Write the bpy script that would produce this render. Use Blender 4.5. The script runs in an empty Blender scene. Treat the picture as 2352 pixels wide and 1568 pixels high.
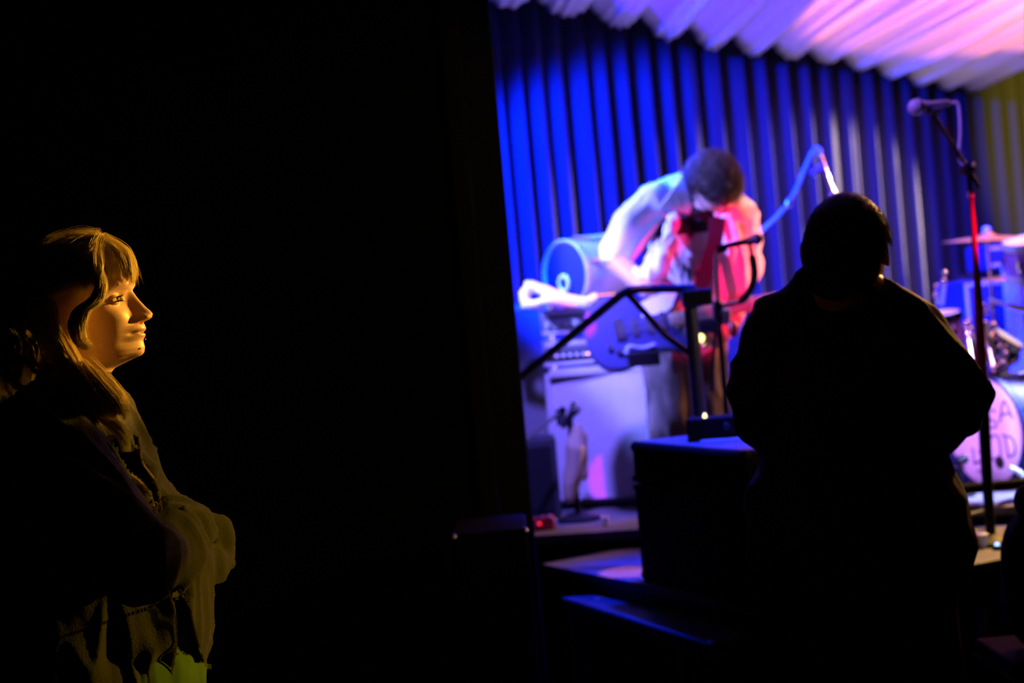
import bpy, math, random
import numpy as np
from mathutils import Vector, Matrix, noise
from mathutils.bvhtree import BVHTree

C = bpy.context.scene.collection
R = math.radians
random.seed(7)
rng = np.random.default_rng(7)

# ------------------------------------------------------------------ camera, world, exposure
ROLL = R(4.9)
CZ = 1.5
FPX = 3267.0
cam_d = bpy.data.cameras.new('camera')
cam_d.lens = 50.0
cam_d.sensor_width = 36.0
cam_d.dof.use_dof = True
cam_d.dof.focus_distance = 2.36
cam_d.dof.aperture_fstop = 2.7
cam_d.dof.aperture_blades = 9
cam = bpy.data.objects.new('camera', cam_d)
C.objects.link(cam)
cam.matrix_world = Matrix.Translation((0, 0, CZ)) @ Matrix.Rotation(R(90), 4, 'X') @ Matrix.Rotation(-ROLL, 4, 'Z')
sc = bpy.context.scene
sc.camera = cam
sc.view_settings.view_transform = 'Standard'
sc.view_settings.look = 'None'
sc.view_settings.gamma = 1.0
sc.view_settings.exposure = 0.0
sc.view_settings.use_curve_mapping = False
w = bpy.data.worlds.new('world')
sc.world = w
w.use_nodes = True
w.node_tree.nodes['Background'].inputs[0].default_value = (0.0, 0.0, 0.0, 1)
w.node_tree.nodes['Background'].inputs[1].default_value = 0.0

_c, _s = math.cos(ROLL), math.sin(ROLL)
def P(px, py, d):
    u = (px - 1176) / FPX
    v = (784 - py) / FPX
    return Vector(((u * _c + v * _s) * d, d, CZ + (-u * _s + v * _c) * d))
def proj(p):
    x, d, z = p[0], p[1], p[2] - CZ
    u = (x * _c - z * _s) / d
    v = (x * _s + z * _c) / d
    return 1176 + u * FPX, 784 - v * FPX

def spot(name, loc, tgt, power, col, cone, blend=0.15, radius=0.05):
    l = bpy.data.lights.new(name, 'SPOT')
    l.energy = power
    l.color = col
    l.spot_size = R(cone)
    l.spot_blend = blend
    l.shadow_soft_size = radius
    o = bpy.data.objects.new(name, l)
    C.objects.link(o)
    o.location = loc
    o.rotation_euler = (Vector(tgt) - Vector(loc)).to_track_quat('-Z', 'Y').to_euler()
    return o

# stage lamps outside the frame, with added spots tinting single things
spot('amber_audience_spot', (2.2, 4.15, 2.35), P(258, 735, 2.38), 1500, (1.0, 0.54, 0.06), 6.6, 0.5, 0.02)
spot('olive_audience_spot', (2.3, 2.75, 1.8), P(445, 1290, 2.38), 260, (1.0, 0.62, 0.03), 11, 0.6, 0.03)
spot('amber_rim_spot', (2.5, 5.8, 2.5), (1.0, 3.0, 1.55), 420, (1.0, 0.50, 0.10), 16, 0.5, 0.04)
spot('blue_left_flood', (-0.3, 4.7, 2.85), (1.8, 7.8, 1.2), 7000, (0.0, 0.014, 1.0), 58, 0.35, 0.05)
spot('blue_right_flood', (1.5, 4.7, 2.9), (2.3, 8.6, 1.0), 1300, (0.0, 0.03, 1.0), 52, 0.5, 0.05)
spot('blue_side_spot', (-1.3, 5.0, 2.8), P(1490, 630, 5.2), 1400, (0.15, 0.17, 1.0), 30, 0.3, 0.05)
spot('blue_amp_spot', (0.1, 4.1, 2.85), P(1330, 1010, 5.4), 560, (0.17, 0.12, 1.0), 30, 0.4, 0.05)
spot('pale_rake_spot', (4.55, 9.55, 2.85), (1.55, 8.35, 1.35), 7500, (1.0, 0.72, 0.50), 46, 0.35, 0.05)
spot('red_spot', (2.5, 3.5, 1.75), P(1625, 640, 5.2), 480, (1.0, 0.0, 0.12), 14, 0.3, 0.03)
spot('orange_back_spot', (2.7, 5.7, 2.6), P(1680, 640, 5.2), 420, (1.0, 0.45, 0.16), 26, 0.4, 0.03)
spot('dim_olive_spot', (2.4, 2.9, 2.0), (-0.05, 4.0, 1.6), 40, (1.0, 0.7, 0.2), 40, 0.6, 0.04)  # added spot for the faint warm edges of the wall trim
spot('magenta_amp_spot', (0.15, 4.0, 2.8), P(1385, 1085, 5.38), 500, (0.6, 0.0, 1.0), 3.2, 0.3, 0.01)  # added narrow spot for a magenta band on the cabinet
spot('blue_hair_spot', (-0.5, 4.6, 2.6), P(1585, 400, 5.2), 1200, (0.0, 0.03, 1.0), 9, 0.3, 0.02)  # added spot tinting the left side of the guitarist's hair
spot('pink_patch_spot', (0.5, 4.35, 2.9), P(1452, 1318, 4.28), 420, (1.0, 0.25, 0.22), 5.5, 0.1, 0.01)  # added narrow spot for a pink light patch on the deck
spot('blue_deck_spot', (0.75, 4.3, 2.9), (0.42, 4.0, 0.75), 900, (0.0, 0.02, 1.0), 34, 0.5, 0.04)
def uplight(name, loc, power, col, half, f=0.5, rise=1.0, radius=0.03):
    # barn-doored flood whose lower cut-off lies on the back edge of the canopy
    L_ = Vector(loc)
    a_, b_ = Vector((0.42, 6.75, 3.03)), Vector((3.4, 10.1, 3.03))
    n_ = (a_ - L_).cross(b_ - L_).normalized()
    if n_.z < 0: n_ = -n_
    d_ = (a_.lerp(b_, f) - L_).normalized()
    h_ = R(half + rise)
    return spot(name, loc, L_ + d_ * math.cos(h_) + n_ * math.sin(h_), power, col, half * 2, 0.05, radius)
uplight('canopy_peach_flood', (3.6, 4.5, 1.5), 2600, (1.0, 0.25, 0.13), 40, 0.5, 0.5)
uplight('canopy_blue_flood', (-0.15, 4.45, 1.9), 750, (0.06, 0.01, 1.0), 19, 0.45, 0.5)
spot('yellow_curtain_spot', (5.6, 8.2, 2.4), (4.6, 10.9, 2.6), 1000, (1.0, 0.72, 0.03), 55, 0.8, 0.08)
spot('yellow_floor_spot', (2.7, 5.4, 2.9), P(2300, 1230, 4.25), 900, (1.0, 0.55, 0.10), 12, 0.2, 0.03)
spot('pale_floor_spot', (2.5, 5.0, 2.9), P(2300, 1155, 4.85), 3200, (0.35, 0.42, 1.0), 10, 0.2, 0.03)
spot('violet_mic_spot', (0.5, 3.9, 2.85), P(2140, 245, 4.36), 90, (0.25, 0.10, 1.0), 14, 0.4, 0.02)  # added weak spot tinting the high microphone
spot('blue_drum_spot', (0.8, 4.4, 2.9), P(2290, 800, 6.0), 500, (0.10, 0.14, 1.0), 24, 0.4, 0.03)
spot('warm_drum_spot', (4.0, 5.2, 2.7), P(2300, 720, 5.4), 330, (1.0, 0.72, 0.42), 16, 0.4, 0.02)  # added small spot for warm highlights on the drum hardware
spot('pink_drum_spot', (0.4, 4.3, 2.2), P(2262, 930, 5.1), 300, (0.58, 0.20, 1.0), 16, 0.4, 0.03)

# ------------------------------------------------------------------ materials
def mat(name, col, rough=0.6, metal=0.0, spec=0.5, noise_amt=0.0, nscale=20.0, bump=0.0, bscale=60.0, sheen=0.0, emit=None, estr=0.0, sss=0.0, alpha=None, col2=None):
    m = bpy.data.materials.new(name)
    m.use_nodes = True
    nt = m.node_tree
    b = nt.nodes['Principled BSDF']
    b.inputs['Base Color'].default_value = (*col, 1)
    b.inputs['Roughness'].default_value = rough
    b.inputs['Metallic'].default_value = metal
    b.inputs['Specular IOR Level'].default_value = spec
    b.inputs['Sheen Weight'].default_value = sheen
    if sss:
        b.inputs['Subsurface Weight'].default_value = sss
        b.inputs['Subsurface Radius'].default_value = (0.01, 0.004, 0.002)
        b.inputs['Subsurface Scale'].default_value = 0.5
    if emit:
        b.inputs['Emission Color'].default_value = (*emit, 1)
        b.inputs['Emission Strength'].default_value = estr
    if noise_amt or bump:
        tc = nt.nodes.new('ShaderNodeTexCoord')
        if noise_amt:
            n = nt.nodes.new('ShaderNodeTexNoise')
            n.inputs['Scale'].default_value = nscale
            n.inputs['Detail'].default_value = 4
            nt.links.new(tc.outputs['Object'], n.inputs['Vector'])
            r = nt.nodes.new('ShaderNodeValToRGB')
            c2 = col2 or tuple(x * (1 - noise_amt) for x in col)
            r.color_ramp.elements[0].position = 0.35
            r.color_ramp.elements[1].position = 0.65
            r.color_ramp.elements[0].color = (*c2, 1)
            r.color_ramp.elements[1].color = (*col, 1)
            nt.links.new(n.outputs['Fac'], r.inputs['Fac'])
            nt.links.new(r.outputs['Color'], b.inputs['Base Color'])
        if bump:
            n2 = nt.nodes.new('ShaderNodeTexNoise')
            n2.inputs['Scale'].default_value = bscale
            n2.inputs['Detail'].default_value = 5
            nt.links.new(tc.outputs['Object'], n2.inputs['Vector'])
            bp = nt.nodes.new('ShaderNodeBump')
            bp.inputs['Strength'].default_value = bump
            bp.inputs['Distance'].default_value = 0.01
            nt.links.new(n2.outputs['Fac'], bp.inputs['Height'])
            nt.links.new(bp.outputs['Normal'], b.inputs['Normal'])
    return m

M = {}
M['black_wall'] = mat('black_wall', (0.004, 0.004, 0.004), 0.9, spec=0.1, noise_amt=0.4, nscale=3)
M['black_paint'] = mat('black_paint', (0.010, 0.010, 0.011), 0.55, spec=0.25, bump=0.1)
M['trim_black'] = mat('trim_black', (0.010, 0.010, 0.008), 0.8, spec=0.15)
M['floor_dark'] = mat('floor_dark', (0.006, 0.006, 0.006), 0.8, spec=0.1, noise_amt=0.5, nscale=6)
M['deck'] = mat('deck', (0.14, 0.14, 0.16), 0.6, spec=0.3, noise_amt=0.35, nscale=9, bump=0.1)
M['plank'] = mat('plank', (0.13, 0.13, 0.15), 0.5, spec=0.4, noise_amt=0.4, nscale=14)
M['step'] = mat('step', (0.07, 0.07, 0.09), 0.6, spec=0.3, noise_amt=0.3, nscale=8)
M['curtain'] = mat('curtain', (0.035, 0.036, 0.055), 0.95, spec=0.02, bump=0.15, bscale=140)
M['canopy'] = mat('canopy', (0.85, 0.83, 0.82), 0.75, spec=0.2, bump=0.05)
M['case'] = mat('case', (0.007, 0.006, 0.006), 0.8, spec=0.12, bump=0.3, bscale=220)
M['case_top_lit'] = mat('case_top_lit', (0.16, 0.16, 0.18), 0.55, spec=0.4, noise_amt=0.2)
M['steel'] = mat('steel', (0.55, 0.55, 0.57), 0.3, metal=1.0)
M['chrome'] = mat('chrome', (0.85, 0.85, 0.87), 0.12, metal=1.0)
M['brass'] = mat('brass', (0.95, 0.80, 0.45), 0.3, metal=1.0)
M['bronze'] = mat('bronze', (0.55, 0.40, 0.20), 0.35, metal=0.9)
M['black_metal'] = mat('black_metal', (0.010, 0.010, 0.012), 0.5, spec=0.2)
M['rail_black'] = mat('rail_black', (0.003, 0.003, 0.003), 0.8, spec=0.05)
M['blue_rail'] = mat('blue_rail', (0.03, 0.03, 0.04), 0.35, spec=0.6)
M['tolex'] = mat('tolex', (0.16, 0.16, 0.20), 0.7, spec=0.3, bump=0.2, bscale=260)
M['tolex_dark'] = mat('tolex_dark', (0.03, 0.03, 0.035), 0.7, spec=0.3, bump=0.2, bscale=260)
M['grille'] = mat('grille', (0.55, 0.53, 0.56), 0.8, spec=0.2, noise_amt=0.2, nscale=7)
M['panel'] = mat('panel', (0.5, 0.48, 0.5), 0.45, spec=0.4)
M['knob'] = mat('knob', (0.02, 0.02, 0.02), 0.4)
M['knob_pale'] = mat('knob_pale', (0.75, 0.72, 0.72), 0.3)
M['led'] = mat('led', (0.9, 0.5, 0.5), 0.4, emit=(1.0, 0.45, 0.40), estr=4.0)
M['glow_yellow'] = mat('glow_yellow', (0.9, 0.8, 0.3), 0.4, emit=(1.0, 0.85, 0.25), estr=3.5)
M['led_red'] = mat('led_red', (0.9, 0.1, 0.1), 0.4, emit=(1.0, 0.02, 0.08), estr=1.5)
M['glint_blue'] = mat('glint_blue', (0.2, 0.4, 0.9), 0.4, emit=(0.2, 0.4, 1.0), estr=4.0)
M['cloth_white'] = mat('cloth_white', (0.85, 0.85, 0.86), 0.8, spec=0.2, bump=0.2, bscale=90)
M['shirt_white'] = mat('shirt_white', (0.80, 0.80, 0.80), 0.85, spec=0.15, bump=0.25, bscale=60)
M['jacket'] = mat('jacket', (0.060, 0.052, 0.028), 0.9, spec=0.1, sheen=0.1, bump=0.25, bscale=300)
M['jacket_black'] = mat('jacket_black', (0.014, 0.013, 0.012), 0.75, spec=0.2, sheen=0.1, bump=0.2, bscale=160)
M['trousers_black'] = mat('trousers_black', (0.010, 0.010, 0.010), 0.9, spec=0.1)
M['trousers_brown'] = mat('trousers_brown', (0.20, 0.15, 0.12), 0.9, spec=0.1, noise_amt=0.7, nscale=9)
M['green_shirt'] = mat('green_shirt', (0.10, 0.17, 0.035), 0.9, spec=0.1)
M['skin'] = mat('skin', (0.66, 0.38, 0.27), 0.48, spec=0.4, sss=0.04, bump=0.05, bscale=400)
M['lip'] = mat('lip', (0.54, 0.27, 0.20), 0.35, spec=0.5)
M['eye_white'] = mat('eye_white', (0.75, 0.72, 0.68), 0.1, spec=0.7)
M['iris'] = mat('iris', (0.06, 0.04, 0.02), 0.08, spec=0.8)
M['hair_blond'] = mat('hair_blond', (0.78, 0.60, 0.26), 0.42, spec=0.6)
M['hair_root'] = mat('hair_root', (0.10, 0.055, 0.025), 0.7, spec=0.2)
M['hair_brown'] = mat('hair_brown', (0.17, 0.10, 0.08), 0.45, spec=0.5)
M['hair_dark'] = mat('hair_dark', (0.045, 0.028, 0.016), 0.5, spec=0.4)
M['beard'] = mat('beard', (0.16, 0.07, 0.035), 0.5, spec=0.4)
M['guitar_blue'] = mat('guitar_blue', (0.03, 0.035, 0.16), 0.25, spec=0.6)
M['wood_maple'] = mat('wood_maple', (0.55, 0.38, 0.20), 0.4, noise_amt=0.2)
M['sunburst'] = mat('sunburst', (0.55, 0.36, 0.14), 0.25, noise_amt=0.5, nscale=5, col2=(0.16, 0.05, 0.02))
M['drum_head'] = mat('drum_head', (0.90, 0.86, 0.88), 0.5, spec=0.3)
M['paint_dark'] = mat('paint_dark', (0.06, 0.01, 0.08), 0.7)
M['drum_shell'] = mat('drum_shell', (0.015, 0.025, 0.10), 0.55, spec=0.25)
M['drum_purple'] = mat('drum_purple', (0.35, 0.12, 0.42), 0.25, spec=0.6)
M['rubber'] = mat('rubber', (0.01, 0.01, 0.01), 0.8)
M['red_lit_tube'] = mat('red_lit_tube', (0.45, 0.015, 0.03), 0.6, spec=0.2)
M['mesh_grille'] = mat('mesh_grille', (0.45, 0.45, 0.47), 0.4, metal=0.7)
M['cable'] = mat('cable', (0.02, 0.02, 0.025), 0.5)
M['cable_blue'] = mat('cable_blue', (0.25, 0.3, 0.6), 0.5)
M['paper'] = mat('paper', (0.55, 0.55, 0.58), 0.8)
M['red_prop'] = mat('red_prop', (0.6, 0.03, 0.04), 0.5)
M['strap'] = mat('strap', (0.03, 0.02, 0.05), 0.7)
M['cup'] = mat('cup', (0.8, 0.8, 0.8), 0.3)
M['bag'] = mat('bag', (0.010, 0.010, 0.010), 0.85, spec=0.1, bump=0.3, bscale=90)

def tee_material():
    m = mat('printed_tee', (0.02, 0.02, 0.025), 0.9, spec=0.1)
    nt = m.node_tree
    b = nt.nodes['Principled BSDF']
    tc = nt.nodes.new('ShaderNodeTexCoord')
    mp = nt.nodes.new('ShaderNodeMapping')
    mp.inputs['Scale'].default_value = (34, 34, 9)
    vor = nt.nodes.new('ShaderNodeTexNoise')
    vor.inputs['Scale'].default_value = 1.0
    vor.inputs['Detail'].default_value = 2
    nt.links.new(tc.outputs['Object'], mp.inputs['Vector'])
    nt.links.new(mp.outputs['Vector'], vor.inputs['Vector'])
    r = nt.nodes.new('ShaderNodeValToRGB')
    r.color_ramp.elements[0].position = 0.40
    r.color_ramp.elements[1].position = 0.47
    r.color_ramp.elements[0].color = (0.02, 0.02, 0.025, 1)
    r.color_ramp.elements[1].color = (0.60, 0.50, 0.52, 1)
    nt.links.new(vor.outputs['Fac'], r.inputs['Fac'])
    sep = nt.nodes.new('ShaderNodeSeparateXYZ')
    nt.links.new(tc.outputs['Object'], sep.inputs['Vector'])
    lt = nt.nodes.new('ShaderNodeMath')
    lt.operation = 'LESS_THAN'
    lt.inputs[1].default_value = TEE_PRINT_Z
    nt.links.new(sep.outputs['Z'], lt.inputs[0])
    mx = nt.nodes.new('ShaderNodeMix')
    mx.data_type = 'RGBA'
    mx.inputs['A'].default_value = (0.02, 0.02, 0.025, 1)
    nt.links.new(lt.outputs[0], mx.inputs['Factor'])
    nt.links.new(r.outputs['Color'], mx.inputs['B'])
    nt.links.new(mx.outputs['Result'], b.inputs['Base Color'])
    return m

# ------------------------------------------------------------------ object helpers
def tag(o, label=None, cat=None, group=None, kind=None):
    if label: o['label'] = label
    if cat: o['category'] = cat
    if group: o['group'] = group
    if kind: o['kind'] = kind
    return o

def empty(name, loc, label, cat, group=None):
    o = bpy.data.objects.new(name, None)
    C.objects.link(o)
    o.location = loc
    o.empty_display_size = 0.1
    return tag(o, label, cat, group)

def wloc(o):
    v = Vector((0, 0, 0))
    while o:
        v += Vector(o.location)
        o = o.parent
    return v

def link_mesh(name, verts, faces, m, parent=None, smooth=False, origin=None, bevel=0.0, mats=None, fmat=None):
    verts = np.asarray(verts, dtype=np.float64).reshape(-1, 3)
    if parent is not None:
        off = wloc(parent)
        loc = (0, 0, 0)
    else:
        off = Vector(origin) if origin is not None else Vector((float(verts[:, 0].mean()), float(verts[:, 1].mean()), float(verts[:, 2].min())))
        loc = off
    me = bpy.data.meshes.new(name)
    me.from_pydata((verts - np.array(off)).tolist(), [], [tuple(int(i) for i in f) for f in faces])
    me.update()
    for mm in (mats or [m]):
        me.materials.append(mm)
    if fmat is not None:
        me.polygons.foreach_set('material_index', np.asarray(fmat, dtype=np.int32))
    if smooth:
        me.polygons.foreach_set('use_smooth', [True] * len(me.polygons))
    o = bpy.data.objects.new(name, me)
    C.objects.link(o)
    o.location = loc
    if parent is not None:
        o.parent = parent
    if bevel:
        md = o.modifiers.new('bevel', 'BEVEL')
        md.width = bevel
        md.segments = 2
        md.limit_method = 'ANGLE'
    return o

def frame(axis, up=(0, 0, 1)):
    """columns: x' , y', z'=axis"""
    a = Vector(axis).normalized()
    u = Vector(up)
    if abs(a.dot(u.normalized())) > 0.98:
        u = Vector((1, 0, 0))
    x = u.cross(a).normalized()
    y = a.cross(x)
    return x, y, a

class MB:
    def __init__(self):
        self.v = []
        self.f = []
    def add(self, vs, fs):
        n = len(self.v)
        self.v += [tuple(p) for p in vs]
        self.f += [tuple(i + n for i in f) for f in fs]
        return self
    def box(self, c, s, ax=None):
        c = Vector(c)
        if ax is None: ax = (Vector((1, 0, 0)), Vector((0, 1, 0)), Vector((0, 0, 1)))
        vs = []
        for i in (-1, 1):
            for j in (-1, 1):
                for k in (-1, 1):
                    vs.append(c + ax[0] * (i * s[0] / 2) + ax[1] * (j * s[1] / 2) + ax[2] * (k * s[2] / 2))
        return self.add(vs, [(0, 1, 3, 2), (4, 6, 7, 5), (0, 4, 5, 1), (2, 3, 7, 6), (0, 2, 6, 4), (1, 5, 7, 3)])
    def tube(self, pts, r, n=10, caps=True):
        pts = [Vector(p) for p in pts]
        rs = r if isinstance(r, (list, tuple)) else [r] * len(pts)
        vs, fs = [], []
        up = None
        for i, p in enumerate(pts):
            t = (pts[min(i + 1, len(pts) - 1)] - pts[max(i - 1, 0)])
            if t.length < 1e-9: t = Vector((0, 0, 1))
            t.normalize()
            if up is None:
                up = frame(t)[0]
            x = (up - t * up.dot(t)).normalized()
            y = t.cross(x)
            up = x
            for k in range(n):
                a = 2 * math.pi * k / n
                vs.append(p + (x * math.cos(a) + y * math.sin(a)) * rs[i])
        for i in range(len(pts) - 1):
            for k in range(n):
                k2 = (k + 1) % n
                fs.append((i * n + k, i * n + k2, (i + 1) * n + k2, (i + 1) * n + k))
        if caps:
            fs.append(tuple(range(n - 1, -1, -1)))
            fs.append(tuple((len(pts) - 1) * n + k for k in range(n)))
        return self.add(vs, fs)
    def ring(self, c, axis, prof, n=40):
        return self.lathe(c, axis, list(prof) + [prof[0]], n, caps=False)
    def lathe(self, c, axis, prof, n=32, scale=(1, 1), caps=True):
        """prof = [(r, h)...] along axis"""
        x, y, a = frame(axis)
        c = Vector(c)
        vs, fs = [], []
        for (r, h) in prof:
            r = max(r, 1e-5)
            for k in range(n):
                t = 2 * math.pi * k / n
                vs.append(c + a * h + x * (math.cos(t) * r * scale[0]) + y * (math.sin(t) * r * scale[1]))
        for i in range(len(prof) - 1):
            for k in range(n):
                k2 = (k + 1) % n
                fs.append((i * n + k, i * n + k2, (i + 1) * n + k2, (i + 1) * n + k))
        if caps:
            fs.append(tuple(range(n - 1, -1, -1)))
            fs.append(tuple((len(prof) - 1) * n + k for k in range(n)))
        return self.add(vs, fs)
    def ball(self, c, r, n=14, sc3=(1, 1, 1)):
        prof = []
        c = Vector(c)
        vs, fs = [], []
        m = max(6, n // 2 + 1)
        for i in range(m + 1):
            th = math.pi * i / m
            for k in range(n):
                t = 2 * math.pi * k / n
                rr = max(math.sin(th), 1e-4)
                vs.append(c + Vector((rr * math.cos(t) * r * sc3[0], rr * math.sin(t) * r * sc3[1], math.cos(th) * r * sc3[2])))
        for i in range(m):
            for k in range(n):
                k2 = (k + 1) % n
                fs.append((i * n + k, (i + 1) * n + k, (i + 1) * n + k2, i * n + k2))
        return self.add(vs, fs)
    def poly(self, pts2, c, ax, th):
        """extruded outline; pts2 in plane ax[0],ax[1]; thickness th along ax[2]"""
        c = Vector(c)
        n = len(pts2)
        vs = [c + ax[0] * a + ax[1] * b - ax[2] * th / 2 for a, b in pts2] + [c + ax[0] * a + ax[1] * b + ax[2] * th / 2 for a, b in pts2]
        fs = [tuple(range(n - 1, -1, -1)), tuple(range(n, 2 * n))] + [(i, (i + 1) % n, (i + 1) % n + n, i + n) for i in range(n)]
        return self.add(vs, fs)
    def build(self, name, m, parent=None, smooth=False, bevel=0.0, origin=None):
        o = link_mesh(name, self.v, self.f, m, parent, smooth, origin, bevel)
        if smooth and len(self.f) < 20000:
            try:
                o.data.set_sharp_from_angle(angle=R(40))
            except Exception:
                pass
        return o

def spline(pts, n):
    """catmull-rom through pts (each any-dim vector)"""
    p = [np.array(q, dtype=float) for q in pts]
    p = [2 * p[0] - p[1]] + p + [2 * p[-1] - p[-2]]
    out = []
    segs = len(p) - 3
    for i in range(n):
        t = i / (n - 1) * segs
        k = min(int(t), segs - 1)
        t -= k
        a, b, c, d = p[k], p[k + 1], p[k + 2], p[k + 3]
        out.append(0.5 * ((2 * b) + (-a + c) * t + (2 * a - 5 * b + 4 * c - d) * t * t + (-a + 3 * b - 3 * c + d) * t ** 3))
    return out

# organic shapes: tapered capsules and ellipsoids fused by a voxel remesh
def cap(mb, p1, r1, p2, r2, n=20):
    p1, p2 = Vector(p1), Vector(p2)
    ax = p2 - p1
    L = max(ax.length, 1e-5)
    prof = []
    for i in range(7):
        a = math.pi / 2 * i / 6
        prof.append((r1 * math.sin(a), -r1 * math.cos(a)))
    for i in range(7):
        a = math.pi / 2 * i / 6
        prof.append((r2 * math.cos(a), L + r2 * math.sin(a)))
    mb.lathe(p1, ax, prof, n)
def chain(mb, pts):
    for (a, ra), (b, rb) in zip(pts[:-1], pts[1:]):
        cap(mb, a, ra, b, rb)
def ell(mb, c, r, ax=None):
    m2 = MB().ball((0, 0, 0), 1.0, 24)
    if ax is None: ax = (Vector((1, 0, 0)), Vector((0, 1, 0)), Vector((0, 0, 1)))
    c = Vector(c)
    mb.add([c + ax[0] * (v[0] * r[0]) + ax[1] * (v[1] * r[1]) + ax[2] * (v[2] * r[2]) for v in m2.v], m2.f)

def remeshed(mb, voxel, smooth=6, disp=None):
    me = bpy.data.meshes.new('tmp')
    me.from_pydata([tuple(v) for v in mb.v], [], mb.f)
    me.update()
    o = bpy.data.objects.new('tmp', me)
    C.objects.link(o)
    md = o.modifiers.new('r', 'REMESH')
    md.mode = 'VOXEL'
    md.voxel_size = voxel
    md.use_smooth_shade = True
    ms = o.modifiers.new('s', 'SMOOTH')
    ms.iterations = smooth
    ms.factor = 0.5
    dg = bpy.context.evaluated_depsgraph_get()
    ev = o.evaluated_get(dg)
    m2 = ev.to_mesh()
    n = len(m2.vertices)
    co = np.empty(n * 3)
    m2.vertices.foreach_get('co', co)
    co = co.reshape(-1, 3)
    no = np.empty(n * 3)
    m2.vertices.foreach_get('normal', no)
    no = no.reshape(-1, 3)
    faces = [tuple(p.vertices) for p in m2.polygons]
    ev.to_mesh_clear()
    C.objects.unlink(o)
    bpy.data.objects.remove(o)
    bpy.data.meshes.remove(me)
    if disp is not None:
        co = co + no * np.array([disp(Vector(c)) for c in co])[:, None]
    return co, faces

def wrinkle(amp, fx=9.0, fz=22.0, seed=0.0, axis=None, sharp=1.6):
    """cloth folds: ridged noise stretched along an axis"""
    a = Vector(axis).normalized() if axis is not None else Vector((0, 0, 1))
    off = Vector((seed, seed * 1.7, -seed))
    def f(p):
        al = p.dot(a)
        q = p - a * al
        q = q * fz + a * (al * fx) + off
        n1 = noise.noise(q)
        n2 = noise.noise(q * 2.1 + Vector((3, 5, 1)))
        return amp * (max(0.0, 1 - abs(n1) * 2.2) ** sharp - 0.4 + 0.35 * n2)
    return f

def hand(mb, wrist, fwd, nrm, side, size=1.0, curl=0.5):
    """palm, four unequal bent fingers, thumb. fwd: towards fingertips, nrm: out of the back of the hand, side: +1/-1 thumb side"""
    w0 = Vector(wrist)
    f = Vector(fwd).normalized()
    n = (Vector(nrm) - f * Vector(nrm).dot(f)).normalized()
    s = f.cross(n) * side
    S = size
    for k in range(4):
        o = (k - 1.5) * 0.020 * S
        cap(mb, w0 + s * o * 0.6, 0.014 * S, w0 + f * 0.085 * S - s * -o, 0.0115 * S, 10)
    lens = (0.072, 0.082, 0.076, 0.060)
    for k in range(4):
        o = (1.5 - k) * 0.021 * S
        p = w0 + f * 0.088 * S + s * o
        d = f.copy()
        for j, (fr, rr) in enumerate(((0.45, 0.0098), (0.32, 0.0088), (0.25, 0.0078))):
            rot = Matrix.Rotation(-curl * (0.55 + 0.25 * j) * 1.2, 3, s) if side > 0 else Matrix.Rotation(curl * (0.55 + 0.25 * j) * 1.2, 3, s)
            d2 = rot @ d
            if (d2 - d).dot(n) > 0:
                d2 = rot.transposed() @ d
            d = d2
            q = p + d * lens[k] * fr * S
            cap(mb, p, rr * S, q, (rr - 0.001) * S, 10)
            p = q
    p = w0 + f * 0.02 * S + s * 0.030 * S
    q = p + (f * 0.6 + s * 0.75 - n * 0.25).normalized() * 0.042 * S
    cap(mb, p, 0.014 * S, q, 0.011 * S, 10)
    q2 = q + (f * 0.85 + s * 0.3 - n * 0.5 * curl).normalized() * 0.034 * S
    cap(mb, q, 0.011 * S, q2, 0.0085 * S, 10)

# strands: thin three-sided tapered tubes in one mesh
def strands_mesh(name, paths, width, m, parent, sides=3):
    V, F = [], []
    nv = 0
    for pts, wd in paths:
        pts = np.asarray(pts, dtype=float)
        n = len(pts)
        t = np.gradient(pts, axis=0)
        t /= np.linalg.norm(t, axis=1)[:, None] + 1e-9
        ref = np.array([0.3, 0.9, 0.2])
        x = np.cross(t, ref)
        x /= np.linalg.norm(x, axis=1)[:, None] + 1e-9
        y = np.cross(t, x)
        prof = wd * np.minimum(1.0, np.linspace(2.2, 0.12, n))
        for k in range(sides):
            a = 2 * math.pi * k / sides
            V.append(pts + (x * math.cos(a) + y * math.sin(a)) * prof[:, None])
        idx = np.arange(n - 1)
        for k in range(sides):
            k2 = (k + 1) % sides
            F.append(np.stack([nv + k * n + idx, nv + k * n + idx + 1, nv + k2 * n + idx + 1, nv + k2 * n + idx], 1))
        nv += sides * n
    V = np.concatenate(V)
    F = np.concatenate(F)
    off = np.array(wloc(parent))
    me = bpy.data.meshes.new(name)
    me.vertices.add(len(V))
    me.vertices.foreach_set('co', (V - off).ravel())
    me.loops.add(len(F) * 4)
    me.loops.foreach_set('vertex_index', F.ravel().astype(np.int32))
    me.polygons.add(len(F))
    me.polygons.foreach_set('loop_start', np.arange(0, len(F) * 4, 4, dtype=np.int32))
    me.polygons.foreach_set('use_smooth', np.ones(len(F), dtype=bool))
    me.update(calc_edges=True)
    me.validate()
    me.materials.append(m)
    o = bpy.data.objects.new(name, me)
    C.objects.link(o)
    o.parent = parent
    return o

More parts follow.
